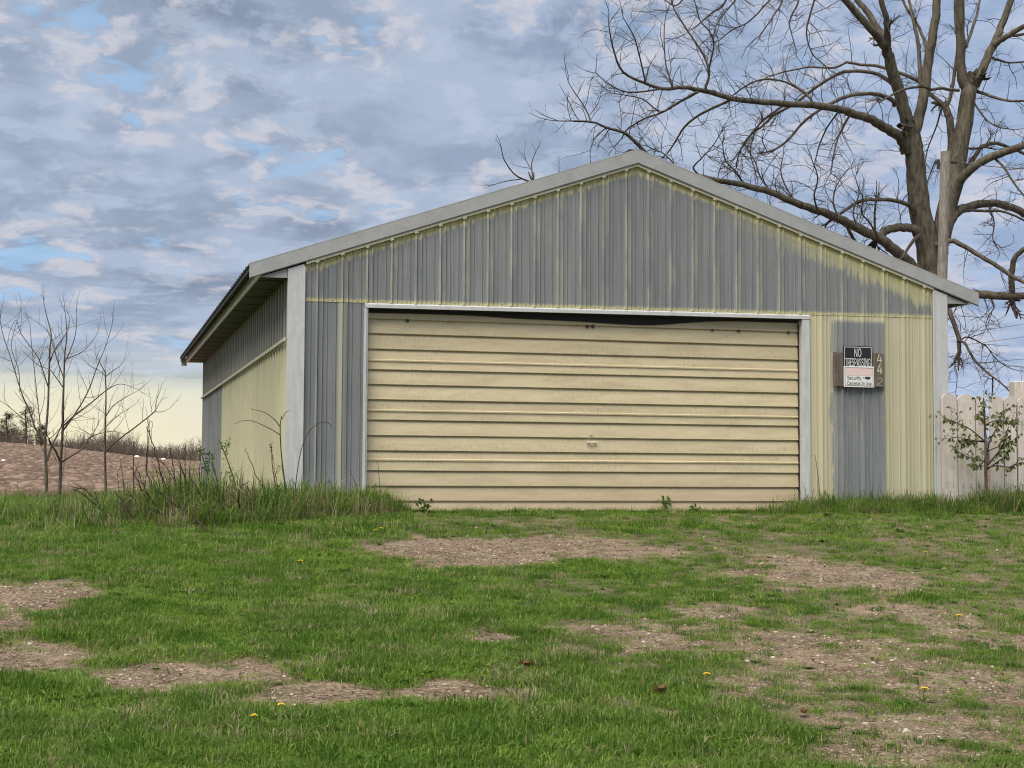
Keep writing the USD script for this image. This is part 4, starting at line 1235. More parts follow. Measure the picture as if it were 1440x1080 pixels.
def bare_clump(r, x, y, z, height, width, stems, rad):
    out = []
    for k in range(stems):
        a = r.uniform(0, 2 * math.pi)
        s = width * r.random() ** 0.6
        p = np.array([x + math.cos(a) * s, y + math.sin(a) * s * 0.7, z - 0.3])
        hgt = height * r.uniform(0.55, 1.05)
        lean = np.array([math.cos(a) * 0.25 * r.random(), math.sin(a) * 0.2, 1.0])
        pts = [p]
        d = unit(lean)
        for i in range(5):
            d = unit(d + np.array([r.uniform(-0.16, 0.16), r.uniform(-0.16, 0.16), 0.05]))
            pts.append(pts[-1] + d * hgt / 5)
        out.append(tube(pts, np.linspace(rad, rad * 0.3, 6), 3, cap=False))
        for i in range(1, 6):
            for _ in range(3):
                dd = unit(np.array([r.uniform(-1, 1), r.uniform(-0.7, 0.7), r.uniform(0.3, 1.2)]))
                q = pts[i]
                m1 = q + dd * hgt * r.uniform(0.08, 0.16)
                m2 = m1 + unit(dd + np.array([r.uniform(-0.5, 0.5), 0, 0.4])) * hgt * r.uniform(0.06, 0.14)
                out.append(tube([q, m1, m2], [rad * 0.45, rad * 0.33, rad * 0.2], 3, cap=False))
    return out


r = random.Random(21)
wood = []
for k in range(330):
    px = r.uniform(-260, 330)
    D_ = r.uniform(148, 175)
    x, y, z = crest_z(px, D_)
    tall = 1.1 + 0.9 * (0.5 + 0.5 * math.sin(px * 0.045 + 1.2)) * r.uniform(0.6, 1.2)
    if px > 95:
        tall += 0.35
    wood += bare_clump(r, x, y, z, tall * r.uniform(0.7, 1.25), 1.6, r.randint(7, 11), 0.028)
for k in range(160):
    px = r.uniform(1330, 1800)
    x, y, z = crest_z(px, r.uniform(150, 175))
    wood += bare_clump(r, x, y, z, r.uniform(2, 4), 1.8, 6, 0.05)
obj('distant_wood', join(wood), M['hedge'], None, kind='stuff', label='line of far-off bare brown trees and scrub along the crest of the field', category='wood')

# evergreens at the left end of the crest
evergreens = [(35, 140, 3.6, 'tall dark evergreen of open branches at the far left above the field'), (8, 142, 2.9, 'low dark evergreen at the left edge of the picture above the field'), (58, 143, 2.0, 'smallest dark evergreen on the crest, nearest the saplings')]
for px, dd, hgt, lab in evergreens:
    x, y, z = crest_z(px, dd)
    t = thing('evergreen_tree', lab, 'tree', (x, y, z))
    trunk = [(0, 0, -0.3), (0.05, 0, hgt * 0.4), (-0.04, 0.03, hgt * 0.75), (0.0, 0.0, hgt * 0.97)]
    obj('trunk', tube(spline(trunk, 4), np.linspace(0.16, 0.03, 13), 6), M['bark'], t)
    tris, sticks = [], []
    for k in range(34):
        zz = hgt * (0.12 + 0.85 * (k / 34))
        a = r.uniform(0, 2 * math.pi)
        reach = hgt * (0.42 - 0.30 * (k / 34)) * r.uniform(0.7, 1.15)
        e = np.array([math.cos(a) * reach, math.sin(a) * reach, zz + reach * r.uniform(0.1, 0.55)])
        b0 = np.array([0, 0, zz])
        sticks.append(tube([b0, (b0 + e) / 2 + (0, 0, -0.03), e], [0.03, 0.022, 0.012], 4))
        for _ in range(26):
            u = r.uniform(0.35, 1.05)
            c_ = b0 + (e - b0) * u + np.array([r.gauss(0, 0.13), r.gauss(0, 0.13), r.gauss(0, 0.10)])
            w = np.array([r.uniform(-1, 1), r.uniform(-1, 1), r.uniform(-0.2, 1)]) * 0.15
            s_ = np.array([r.uniform(-1, 1), r.uniform(-1, 1), r.uniform(-1, 1)]) * 0.05
            tris.append((np.array([c_ - s_, c_ + s_, c_ + w]), np.array([[0, 1, 2]])))
    obj('branches', join(sticks), M['bark'], t)
    obj('needles', join(tris), M['needle'], t, kind='stuff')

# pale stones lying on the field near its crest
for px, py, lab in ((192.5, 642, 'left of two pale stones on the field crest beyond the thicket'), (230, 644.5, 'right of two pale stones on the field crest beyond the thicket'), (4.5, 648, 'pale stone low on the field at the left edge of the picture')):
    q = ray((px, py)); q = q / q[1]
    tt = np.linspace(40, 220, 8000); PP = C + tt[:, None] * q
    hit = np.argmax(PP[:, 2] < field_height(PP[:, 0], PP[:, 1]) + 0.05)
    P = PP[hit] if hit else PP[3500]
    m = trimesh.creation.icosphere(2, 1.0)
    m.vertices *= 1 + 0.25 * meshkit.fbm(np.array(m.vertices) * 1.3 + px)[:, None]
    sc = 0.0016 * np.linalg.norm(P - C)
    m.vertices *= np.array([1.0, 0.8, 0.65]) * sc
    m.vertices += np.array([P[0], P[1], float(field_height(P[0], P[1])) + 0.3 * sc])
    obj('field_stone', m, M['stone'], None, label=lab, category='stone', smooth=50)

# ------------------------------------------------------------------ grass and litter


def instancer(name, protos, pos, idx, yaw, scale, label, category, tilt=None):
    p = '/World/' + numbered('/World', name)
    pi = UsdGeom.PointInstancer.Define(stage, p)
    UsdGeom.Scope.Define(stage, p + '/kinds')
    targets = []
    for k, (mesh, mat) in enumerate(protos):
        q = f'{p}/kinds/tuft_{k:03d}'
        usdkit.mesh(stage, q, mesh, mat)
        targets.append(q)
    pi.CreatePrototypesRel().SetTargets([Sdf.Path(t) for t in targets])
    n = len(pos)
    pi.CreateProtoIndicesAttr(Vt.IntArray.FromNumpy(np.asarray(idx, np.int32)))
    pi.CreatePositionsAttr(Vt.Vec3fArray.FromNumpy(np.asarray(pos, np.float32)))
    sc = np.asarray(scale, np.float32)
    if sc.ndim == 1:
        sc = np.repeat(sc[:, None], 3, 1)
    pi.CreateScalesAttr(Vt.Vec3fArray.FromNumpy(sc))
    yaw = np.asarray(yaw)
    tx, ty = (np.zeros(n), np.zeros(n)) if tilt is None else tilt
    qs = [Gf.Quath(*map(float, (math.cos(a / 2), 0.5 * (u * math.cos(a / 2) + v * math.sin(a / 2)), 0.5 * (v * math.cos(a / 2) - u * math.sin(a / 2)), math.sin(a / 2)))) for a, u, v in zip(yaw, tx, ty)]
    qs = [q.GetNormalized() for q in qs]
    pi.CreateOrientationsAttr(Vt.QuathArray(qs))
    keys(pi.GetPrim(), label=label, category=category, kind='stuff')
    return pi


def tuft(n, radius, hgt, width, lean, seed, flat=0.0, curl=0.5):
    """n grass blades round the origin, each of three triangles."""
    q = np.random.default_rng(seed)
    v, f = [], []
    for k in range(n):
        a, rr = q.uniform(0, 2 * np.pi), radius * np.sqrt(q.random())
        b = np.array([math.cos(a) * rr, math.sin(a) * rr, -0.004])
        t = q.uniform(0, 2 * np.pi)
        out = np.array([math.cos(t), math.sin(t), 0])
        hh = hgt * q.uniform(0.45, 1.15)
        ln = lean * abs(q.normal(0.6, 0.5)) * hh
        wd = np.array([-out[1], out[0], 0]) * width * q.uniform(0.7, 1.3) / 2
        tw = q.uniform(-0.8, 0.8)
        wd = wd * math.cos(tw) + out * np.linalg.norm(wd) * math.sin(tw)
        zz = hh * (1 - flat)
        m_ = b + out * ln * (0.35 if curl else 0.5) + np.array([0, 0, zz * 0.62])
        e = b + out * ln + np.array([0, 0, max(0.006, zz * (1.0 - curl * min(1.2, ln / max(hh, 1e-6)) * 0.45))])
        i = len(v)
        v += [b - wd, b + wd, m_ + wd * 0.8, m_ - wd * 0.8, e]
        f += [(i, i + 1, i + 2), (i, i + 2, i + 3), (i + 3, i + 2, i + 4)]
    return np.array(v), np.array(f)


def scatter(n, d0, d1, s0, s1, power=1.0):
    """n points on the ground between two depths, in the field of view widened a little."""
    d = d0 + (d1 - d0) * rng.random(n) ** power
    u = s0 + (s1 - s0) * rng.random(n)
    lat = u * d
    x = C[0] + d * fwd2[0] + lat * right2[0]
    y = C[1] + d * fwd2[1] + lat * right2[1]
    return x, y, d, u


def outside(x, y):
    """Off the footprint of the garage."""
    return ~((x > -0.02) & (x < W + 0.02) & (y > -0.035)) & ~((x > OP_L + 0.1) & (x < OP_R - 0.1) & (y > -0.15) & (y < 0.3) & (rng.random(len(x)) < 0.9))


def zg(x, y):
    return ground_sheet(np.asarray(x), np.asarray(y))


def rosette(n, size, seed):
    q, v, f = np.random.default_rng(seed), [], []
    for k in range(n):
        a = q.uniform(0, 6.28)
        d, w = np.array([math.cos(a), math.sin(a), q.uniform(0.1, 0.6)]), np.array([-math.sin(a), math.cos(a), 0])
        L_, i = size * q.uniform(0.6, 1.2), len(v)
        v += [np.zeros(3), d * L_ * 0.5 + w * L_ * 0.22, d * L_ * 0.95 + (0, 0, -0.1 * L_), d * L_ * 0.5 - w * L_ * 0.22]
        f += [(i, i + 1, i + 2), (i, i + 2, i + 3)]
    return np.array(v), np.array(f)


lawn_protos = [(tuft(44, 0.058, 0.025, 0.0029, 1.3, 1), M['grass']), (tuft(44, 0.062, 0.030, 0.0031, 1.5, 2), M['grass']), (tuft(40, 0.062, 0.022, 0.0032, 1.7, 3), M['grass']),
               (tuft(30, 0.07, 0.036, 0.0034, 1.2, 4), M['grass']), (tuft(22, 0.08, 0.024, 0.0028, 2.4, 5, 0.55), M['straw']), (tuft(12, 0.05, 0.045, 0.0045, 1.2, 6), M['grass_dark']),
               (tuft(18, 0.09, 0.050, 0.0030, 2.6, 7, 0.8), M['straw']), (rosette(14, 0.045, 8), M['leaf']), (tuft(40, 0.06, 0.042, 0.0036, 1.1, 9), M['grass_dark'])]
xs, ys_, ds, us = [], [], [], []
for (n, a, b) in ((11700, 5.0, 7.0), (18500, 7.0, 9.5), (21000, 9.5, 12.5), (18500, 12.5, 16.8)):
    x, y, d, u = scatter(n, a, b, -0.50, 0.57, 0.8)
    xs.append(x); ys_.append(y); ds.append(d)
x, y, d, u = scatter(10500, 16.0, 25.2, -0.50, -0.16)
xs.append(x); ys_.append(y); ds.append(d)
x, y, d, u = scatter(4000, 16.6, 21.5, 0.30, 0.57)
xs.append(x); ys_.append(y); ds.append(d)
x, y, d = np.concatenate(xs), np.concatenate(ys_), np.concatenate(ds)
ok = outside(x, y) & (depth_of(x, y) < EDGE + 0.6 + 0.5 * rng.random(len(x))) & ~((y > 0.05) & (x > 0) & (x < W + 0.1))
x, y, d = x[ok], y[ok], d[ok]
bare = bareness(x, y)
keep = rng.random(len(x)) > np.clip(bare * 1.12, 0, 0.965)
x, y, d, bare = x[keep], y[keep], d[keep], bare[keep]
n = len(x)
idx = rng.choice(9, n, p=[0.34, 0.27, 0.24, 0.045, 0.03, 0.025, 0.0, 0.045, 0.005])
clump = meshkit.fbm(np.stack([x, y, 0 * x], 1) * 2.7 + 21) > 0.42
idx = np.where(clump & (rng.random(n) < 0.35), 8, idx)
dry = rng.random(n) < np.clip(bare * 1.0, 0, 0.6)
idx = np.where(dry, np.where(rng.random(n) < 0.5, 4, 6), idx)
pp = np.stack([x, y, 0 * x], 1)
vig = 0.80 + 0.75 * meshkit.fbm(pp * 0.7) + 0.5 * meshkit.fbm(pp * 2.1 + 4)
sc = np.clip(vig, 0.5, 1.7) * rng.uniform(0.75, 1.25, n) * np.where(bare > 0.2, 0.62, 1.0) * (1 + 0.10 * np.clip((d - 9) / 8, 0, 1.2))
zsc = sc * rng.uniform(0.8, 1.2, n)
instancer('lawn_grass', lawn_protos, np.stack([x, y, zg(x, y)], 1), idx, rng.uniform(0, 6.28, n), np.stack([sc, sc, zsc], 1), 'short green lawn grass with dry blades covering the yard', 'grass')

# straw and thatch lying on the bare places
x, y, d, u = scatter(60000, 5.2, 16.5, -0.40, 0.42, 0.85)
b = bareness(x, y)
ok = outside(x, y) & (y < -0.3) & (rng.random(len(x)) < np.clip((b - 0.15) * 0.7, 0, 0.5))
x, y = x[ok], y[ok]
n = len(x)
thatch = [(tuft(16, 0.09, 0.050, 0.0030, 2.6, 17, 0.86), M['straw']), (tuft(12, 0.10, 0.065, 0.0034, 2.4, 18, 0.9), M['straw']), (tuft(8, 0.07, 0.03, 0.006, 2.0, 19, 0.85), M['chip'])]
instancer('dead_grass', thatch, np.stack([x, y, zg(x, y) + 0.002], 1), rng.choice(3, n, p=[0.4, 0.3, 0.3]), rng.uniform(0, 6.28, n), rng.uniform(0.6, 1.2, n), 'dead straw and thatch lying on the bare patches of the lawn', 'dead grass')


def rock(seed, flat):
    m = trimesh.creation.icosphere(1, 1.0)
    m.vertices *= 1 + 0.35 * meshkit.fbm(np.array(m.vertices) * 1.1 + seed * 3.7)[:, None]
    m.vertices *= (1, 0.8, flat)
    return m


x, y, d, u = scatter(90000, 5.2, 16.5, -0.40, 0.42, 0.85)
b = bareness(x, y)
ok = outside(x, y) & (y < -0.3) & (rng.random(len(x)) < np.clip((b - 0.25) * 0.9, 0.003, 0.65))
x, y, d = x[ok], y[ok], d[ok]
n = len(x)
sz = np.clip(rng.lognormal(math.log(0.0052), 0.48, n), 0.0025, 0.012)
instancer('pebbles', [(rock(1, 0.6), M['pebble']), (rock(2, 0.7), M['pebble']), (rock(3, 0.35), M['chip']), (rock(4, 0.25), M['chip'])], np.stack([x, y, zg(x, y) + sz * 0.15], 1), rng.choice(4, n, p=[0.22, 0.18, 0.34, 0.26]), rng.uniform(0, 6.28, n), sz, 'pebbles and wood chips scattered over the bare patches', 'pebbles')

x, y, d, u = scatter(26000, 5.2, 16.5, -0.40, 0.42, 0.85)
b = bareness(x, y)
ok = outside(x, y) & (y < -0.3) & (rng.random(len(x)) < np.clip((b - 0.15) * 0.55, 0.003, 0.35))
x, y = x[ok], y[ok]
n = len(x)
instancer('leaf_litter', [(rosette(1, 0.035, 61), M['litter']), (rosette(2, 0.026, 62), M['litter']), (tuft(3, 0.03, 0.075, 0.0035, 3.0, 63, 0.92), M['litter'])], np.stack([x, y, zg(x, y) + 0.004], 1), rng.choice(3, n), rng.uniform(0, 6.28, n), rng.uniform(0.5, 1.2, n), 'brown crumbs of old leaves and twigs scattered over the worn ground', 'leaf litter')

# clods and stubble on the field
x, y, d, u = scatter(42000, EDGE + 0.4, 150.0, -0.40, -0.10, 2.2)
n = len(x)
sz = rng.lognormal(math.log(0.036), 0.5, n) * (1 + d / 90)
fz = field_height(x, y) + 0.012
instancer('field_clods', [(rock(5, 0.6), M['clod']), (rock(6, 0.5), M['clod']), (tuft(5, 1.4, 0.75, 0.30, 2.4, 31, 0.4), M['stubble'])], np.stack([x, y, fz], 1), rng.choice(3, n, p=[0.38, 0.30, 0.32]), rng.uniform(0, 6.28, n), np.clip(sz, 0.02, 0.16), 'clods of soil and broken stubble over the ploughed field', 'clods')
# dry strip along the field edge
x, y, d, u = scatter(1500, EDGE - 0.35, EDGE + 0.5, -0.40, -0.16)
n = len(x)
instancer('dry_verge_grass', [(tuft(30, 0.10, 0.10, 0.006, 1.0, 41), M['straw']), (tuft(20, 0.10, 0.07, 0.006, 2.0, 42, 0.5), M['straw'])], np.stack([x, y, zg(x, y) + np.clip((depth_of(x, y) - EDGE) * 0.12, 0, 0.08)], 1), rng.choice(2, n), rng.uniform(0, 6.28, n), rng.uniform(0.6, 1.2, n), 'strip of dry pale grass where the lawn meets the field', 'dead grass')

# long grass: left of the garage, round its corner, and along the wall foot on the right
long_protos = [(tuft(26, 0.09, 0.22, 0.0062, 1.0, 51, 0, 0.8), M['grass_dark']), (tuft(18, 0.10, 0.28, 0.0060, 1.1, 52, 0, 0.9), M['grass_dark']), (tuft(24, 0.10, 0.17, 0.0065, 1.4, 53, 0, 0.9), M['grass']), (tuft(14, 0.12, 0.24, 0.005, 1.9, 54, 0.2, 1.0), M['straw']), (tuft(30, 0.07, 0.12, 0.006, 0.8, 55), M['grass'])]
px_, py_, pz_, ps_, pi_ = [], [], [], [], []


def long_patch(n, xr, yr, hgt, probs, mask=None):
    x, y = rng.uniform(*xr, n), rng.uniform(*yr, n)
    keep = outside(x, y)
    w = np.clip(0.62 + 1.1 * meshkit.fbm(np.stack([x, y, 0 * x], 1) * 3.3 + 7.0), 0.12, 1.1)
    if mask is not None:
        w = w * mask(x, y)
    keep &= rng.random(n) < w
    x, y, w = x[keep], y[keep], w[keep]
    px_.append(x); py_.append(y); pz_.append(zg(x, y)); pi_.append(rng.choice(5, len(x), p=probs))
    ps_.append(hgt * rng.uniform(0.6, 1.25, len(x)) * (0.45 + 0.55 * w))


def blob(cx, cy, a, b):
    return lambda x, y: np.clip(1.25 - np.hypot((x - cx) / a, (y - cy) / b), 0, 1)


def mound(x, y):
    q = np.stack([x, y, 0 * x], 1)
    rag = 0.72 + 0.9 * meshkit.fbm(q * 3.0)
    return np.clip(np.maximum.reduce([blob(-0.80, -0.80, 0.95, 0.85)(x, y), 0.26 * blob(-2.1, -1.0, 1.5, 1.1)(x, y), 0.55 * blob(0.1, -0.6, 0.9, 0.6)(x, y)]) * rag, 0, 1.2)


long_patch(4600, (-6.6, 0.9), (-2.6, 1.6), 1.95, [0.24, 0.20, 0.12, 0.38, 0.06], mound)
long_patch(1700, (-0.25, 1.15), (-0.75, -0.03), 1.25, [0.34, 0.2, 0.26, 0.06, 0.14], lambda x, y: np.clip(1.2 - np.abs(y) / 0.62, 0, 1) * np.clip((1.25 - x) / 0.4, 0, 1))
long_patch(2600, (-8.0, -1.6), (-1.6, 9.0), 0.34, [0.2, 0.1, 0.4, 0.04, 0.26])
long_patch(500, (-2.2, 0.0), (0.3, 5.5), 0.75, [0.3, 0.3, 0.2, 0.1, 0.1])
long_patch(1700, (4.9, 9.0), (-0.75, -0.04), 1.15, [0.30, 0.14, 0.24, 0.16, 0.16], lambda x, y: np.clip(1.15 - np.abs(y + 0.05) / 0.6, 0, 1) * np.clip((x - 4.8) / 0.9, 0.0, 1))
long_patch(120, (7.6, 8.3), (-0.6, -0.15), 1.4, [0.4, 0.3, 0.1, 0.1, 0.1])
long_patch(700, (1.1, 5.2), (-0.26, -0.15), 0.33, [0.2, 0.1, 0.3, 0.1, 0.3])
x, y, z, s_, k_ = map(np.concatenate, (px_, py_, pz_, ps_, pi_))
n = len(x)
instancer('long_grass', long_protos, np.stack([x, y, z], 1), k_, rng.uniform(0, 6.28, n), np.stack([0.75 * s_ + 0.3, 0.75 * s_ + 0.3, s_], 1), 'long uncut grass round the foot of the garage and fence and in the thicket on the left', 'grass')

# ------------------------------------------------------------------ canes, shoots, weeds, flowers


def ground_hit(px, py):
    return to_ground((px, py))


def cane_pts(foot, pts, depth):
    out = [foot]
    for k, p in enumerate(pts):
        out.append(at(p, depth))
    return spline(out, 4)


def leaves_on(r, S, n, size, spread=0.04, start=0.2):
    out = []
    for _ in range(n):
        i = r.randint(int(len(S) * start), len(S) - 1)
        d = unit([r.uniform(-1, 1), r.uniform(-1, 1), r.uniform(-0.4, 0.9)])
        b = S[i] + d * spread * 0.3
        e = b + d * size * r.uniform(0.6, 1.3)
        w = unit(np.cross(d, [r.uniform(-1, 1), r.uniform(-1, 1), 1])) * size * 0.28
        m = (b + e) / 2 + np.array([0, 0, size * 0.08])
        out.append((np.array([b, m + w, e, m - w]), np.array([[0, 1, 2], [0, 2, 3]])))
    return out


r = random.Random(33)
FOOT = (-1.7, -0.9, 0.0)
thicket = thing('bramble_thicket', 'tangle of dark bare bramble canes rising from the long grass left of the garage', 'bramble', FOOT)
canes = [((158, 735), [(135, 705), (118, 688), (104, 690)], 13.9, 2.0), ((200, 745), [(180, 715), (160, 690)], 13.6, 1.6), ((187, 700), [(187, 660), (188, 620)], 14.6, 1.4), ((205, 700), [(206, 650), (208, 600), (214, 597), (212, 640)], 14.8, 0.9), ((255, 740), [(235, 690), (222, 650), (214, 622), (206, 600)], 14.0, 1.7),
         ((222, 700), [(206, 660), (208, 630), (211, 605)], 14.4, 1.3), ((262, 735), [(250, 700), (244, 660), (240, 630)], 14.2, 1.6), ((260, 730), [(261, 690), (260, 655), (261, 625)], 14.3, 1.3), ((245, 750), [(225, 720), (205, 690), (196, 665)], 13.7, 1.6), ((230, 752), [(212, 715), (195, 680), (183, 655)], 13.7, 1.4),
         ((282, 745), [(268, 700), (256, 660), (245, 640)], 13.9, 1.3), ((180, 720), [(176, 690), (169, 645)], 14.2, 1.2), ((300, 755), [(270, 725), (240, 705), (222, 690)], 13.5, 2.1), ((310, 750), [(290, 715), (278, 690), (262, 660)], 13.7, 1.4), ((340, 730), [(336, 700), (338, 685), (350, 676)], 13.7, 1.6),
         ((282, 720), [(281, 680), (282, 648)], 14.5, 1.4), ((380, 712), [(370, 690), (358, 665), (348, 638), (345, 630)], 14.3, 1.1), ((170, 760), [(150, 725), (125, 702), (105, 688)], 13.5, 2.2), ((330, 755), [(318, 720), (300, 690)], 13.5, 1.1), ((210, 760), [(230, 730), (262, 712)], 13.5, 1.2),
         ((398, 712), [(392, 690), (386, 660), (384, 640)], 14.3, 0.9), ((235, 745), [(232, 700), (228, 660), (234, 635)], 14.0, 0.9), ((272, 745), [(250, 690), (236, 660), (210, 640)], 14.0, 1.1), ((190, 750), [(170, 700), (166, 670), (176, 640)], 13.8, 0.9), ((320, 740), [(312, 700), (300, 660), (288, 640)], 14.0, 1.0), ((275, 760), [(290, 725), (315, 705)], 13.5, 1.0)]
for foot, pts, dd, rad in canes:
    S = cane_pts(ground_hit(*foot) if foot[1] > 715 else at(foot, dd) - (0, 0, 0.15), pts, dd)
    S[1:-1] += np.array([[r.uniform(-1, 1) for _ in range(3)] for _ in S[1:-1]]) * 0.008
    rad *= 0.75
    parts = [tube(S, np.linspace(rad, rad * 0.45, len(S)) * 14 / F, 5)]
    for _ in range(2):
        i = r.randint(2, len(S) - 2)
        d = unit(unit(S[i] - S[i - 1]) + np.array([r.uniform(-0.8, 0.8), r.uniform(-0.8, 0.8), r.uniform(-0.1, 0.6)]))
        parts.append(tube([S[i], S[i] + d * r.uniform(0.04, 0.10), S[i] + d * 0.12 + np.array([r.uniform(-0.04, 0.04), 0, 0.03])], np.array([0.5, 0.4, 0.25]) * rad * 14 / F, 3))
    obj('cane', join(parts), M['cane'], thicket, loc=FOOT)


def shoot(name, label, cat, stems, leaf_n, leaf_size, mat, depth, leafmat, group=None, sides=5):
    f = at(stems[0][0][0], depth)
    t = thing(name, label, cat, tuple(f), group)
    st, lv = [], []
    for pts, r0, r1 in stems:
        S = spline([at(p, depth + 0.03 * k) for k, p in enumerate(pts)], 4)
        st.append(S)
        obj('stem', tube(S, np.linspace(r0, r1, len(S)) * depth / F, sides), mat, t, loc=f)
        if leaf_n:
            lv += leaves_on(r, S, max(2, int(leaf_n * len(pts) / 4)), leaf_size)
    if lv:
        obj('leaves', join(lv), leafmat, t, kind='stuff', loc=f)
    return t


shoot('arching_stem', 'tall forked dead stem with two thin arching tips in front of the yellow side wall', 'stem', [([(403, 706), (402, 690), (398, 660), (395, 630), (394, 600), (396, 585)], 1.2, 0.6), ([(394.5, 601), (386, 590), (372, 580), (353, 575)], 0.8, 0.35), ([(394.5, 612), (380, 603), (355, 592), (340, 592), (331, 596)], 0.7, 0.3), ([(396, 590), (402, 580), (408, 577)], 0.6, 0.3)], 0, 0, M['cane'], 14.55, None)
shoot('arching_stem', 'single thin dead stem bent into a hook across the grey corner panel', 'stem', [([(414, 706), (416, 680), (420, 650), (426, 625), (436, 605), (450, 595), (460, 594), (467, 600)], 0.75, 0.35)], 0, 0, M['cane'], 14.6, None)
shoot('leafy_shoot', 'leafy green shoot with budding twigs in front of the yellow side wall', 'shoot', [([(336, 700), (332, 685), (326, 665), (320, 648), (313, 630), (309, 622)], 1.1, 0.6), ([(316, 640), (320, 626), (322, 620)], 0.6, 0.4)], 26, 0.035, M['cane'], 14.3, M['leaf'])
shoot('leafy_shoot', 'low leafy green shoot at the far back corner of the garage', 'shoot', [([(300, 705), (296, 690), (290, 660), (284, 640), (281, 632)], 1.2, 0.6), ([(292, 670), (294, 650), (295, 642)], 0.7, 0.4), ([(286, 700), (284, 680), (283, 655)], 0.9, 0.4)], 30, 0.042, M['cane'], 14.5, M['leaf'])
shoot('leafy_shoot', 'thin budding shoot close to the white corner trim of the garage', 'shoot', [([(392, 705), (388, 685), (383, 655), (382, 632), (381, 626)], 0.9, 0.45), ([(386, 672), (390, 660), (393, 655)], 0.5, 0.3)], 14, 0.026, M['cane'], 14.5, M['leaf'])
shoot('thin_stem', 'thin dry grass stalk leaning over the left end of the door', 'stem', [([(537, 712), (535, 695), (533, 670), (531, 648)], 0.55, 0.3)], 0, 0, M['cane'], 15.2, None, sides=4)
shoot('thin_stem', 'short dry stalk leaning against the grey panel left of the door', 'stem', [([(508, 702), (500, 680), (492, 662)], 0.6, 0.35)], 0, 0, M['cane'], 15.1, None, sides=4)
shoot('thin_stem', 'thin dry stalk against the yellow panel right of the door', 'stem', [([(1153, 700), (1151, 675), (1148, 652), (1146, 640)], 0.5, 0.3)], 0, 0, M['cane'], 16.6, None, sides=4)

# small tree in front of the fence
YT = 16.9
stems = [([(1387, 712), (1387, 690), (1386, 660), (1386, 630), (1385, 600), (1384, 575), (1383, 560)], 2.7, 0.9), ([(1388, 655), (1398, 643), (1408, 630), (1414, 615), (1418, 600)], 1.4, 0.6), ([(1388, 658), (1402, 655), (1418, 657), (1430, 652)], 1.3, 0.6), ([(1388, 660), (1405, 648), (1416, 640), (1420, 628)], 1.1, 0.5),
         ([(1386, 622), (1375, 612), (1362, 602), (1350, 597), (1338, 592), (1328, 588)], 1.1, 0.45), ([(1385, 620), (1370, 620), (1355, 623)], 0.9, 0.4), ([(1386, 645), (1376, 656), (1366, 652)], 0.8, 0.4), ([(1387, 640), (1392, 620), (1400, 605), (1406, 590), (1410, 578)], 1.2, 0.5), ([(1385, 595), (1378, 586), (1372, 582)], 0.8, 0.4),
         ([(1385, 598), (1398, 592), (1412, 592), (1424, 592), (1433, 588)], 0.9, 0.4), ([(1386, 622), (1372, 620), (1358, 617), (1346, 615), (1334, 617)], 0.8, 0.35), ([(1387, 650), (1370, 645), (1355, 640), (1342, 632)], 0.7, 0.3), ([(1388, 635), (1404, 628), (1420, 622), (1436, 610)], 0.8, 0.35)]
f0 = at((1387, 712), YT)
yt = thing('young_tree', 'spindly young tree with drooping dull leaves in front of the picket fence', 'tree', tuple(f0))
lv = []
for k, (pts, r0, r1) in enumerate(stems):
    S = spline([at(p, YT + r.uniform(-0.22, 0.18) * (i / max(1, len(pts) - 1)) * (k > 0)) for i, p in enumerate(pts)], 4)
    obj('trunk' if k == 0 else 'branch', tube(S, np.linspace(r0, r1, len(S)) * YT / F, 6 if k == 0 else 5), M['cane'] if k else M['sapling'], yt, loc=f0)
    for _ in range(22 if k else 14):
        i = r.randint(int(len(S) * (0.35 if k else 0.6)), len(S) - 1)
        b_ = S[i]
        d = unit([r.uniform(-0.6, 0.6), r.uniform(-0.6, 0.6), -r.uniform(0.2, 1.0)])
        size = r.uniform(0.042, 0.076)
        w = unit(np.cross(d, [r.uniform(-1, 1), r.uniform(-1, 1), 0.2])) * size * 0.26
        mid = b_ + d * size * 0.5 + w * 0.3
        lv.append((np.array([b_, mid + w, b_ + d * size, mid - w]), np.array([[0, 1, 2], [0, 2, 3]])))
fine_tw = []
for k, (pts, r0, r1) in enumerate(stems):
    S = spline([at(p, YT) for p in pts], 4)
    for _ in range(5):
        i = r.randint(len(S) // 2, len(S) - 1)
        fin = []
        grow(fin, r, S[i], [r.uniform(-1, 1), r.uniform(-1, 0.6), r.uniform(-0.2, 1)], r.uniform(0.08, 0.2), 0.0028, 1, 0.4, 0.0, 2)
        for P_, q_, _l in fin:
            fine_tw.append(tube(P_, q_, 3, cap=False))
            e = P_[-1]
            for _ in range(2):
                d = unit([r.uniform(-0.6, 0.6), r.uniform(-0.6, 0.6), -r.uniform(0.1, 1.0)])
                size = r.uniform(0.03, 0.06)
                w = unit(np.cross(d, [r.uniform(-1, 1), r.uniform(-1, 1), 0.2])) * size * 0.26
                lv.append((np.array([e, e + d * size * 0.5 + w, e + d * size, e + d * size * 0.5 - w]), np.array([[0, 1, 2], [0, 2, 3]])))
obj('twigs', join(fine_tw), M['cane'], yt, kind='stuff', loc=f0)
obj('leaves', join(lv), M['olive'], yt, kind='stuff', loc=f0)


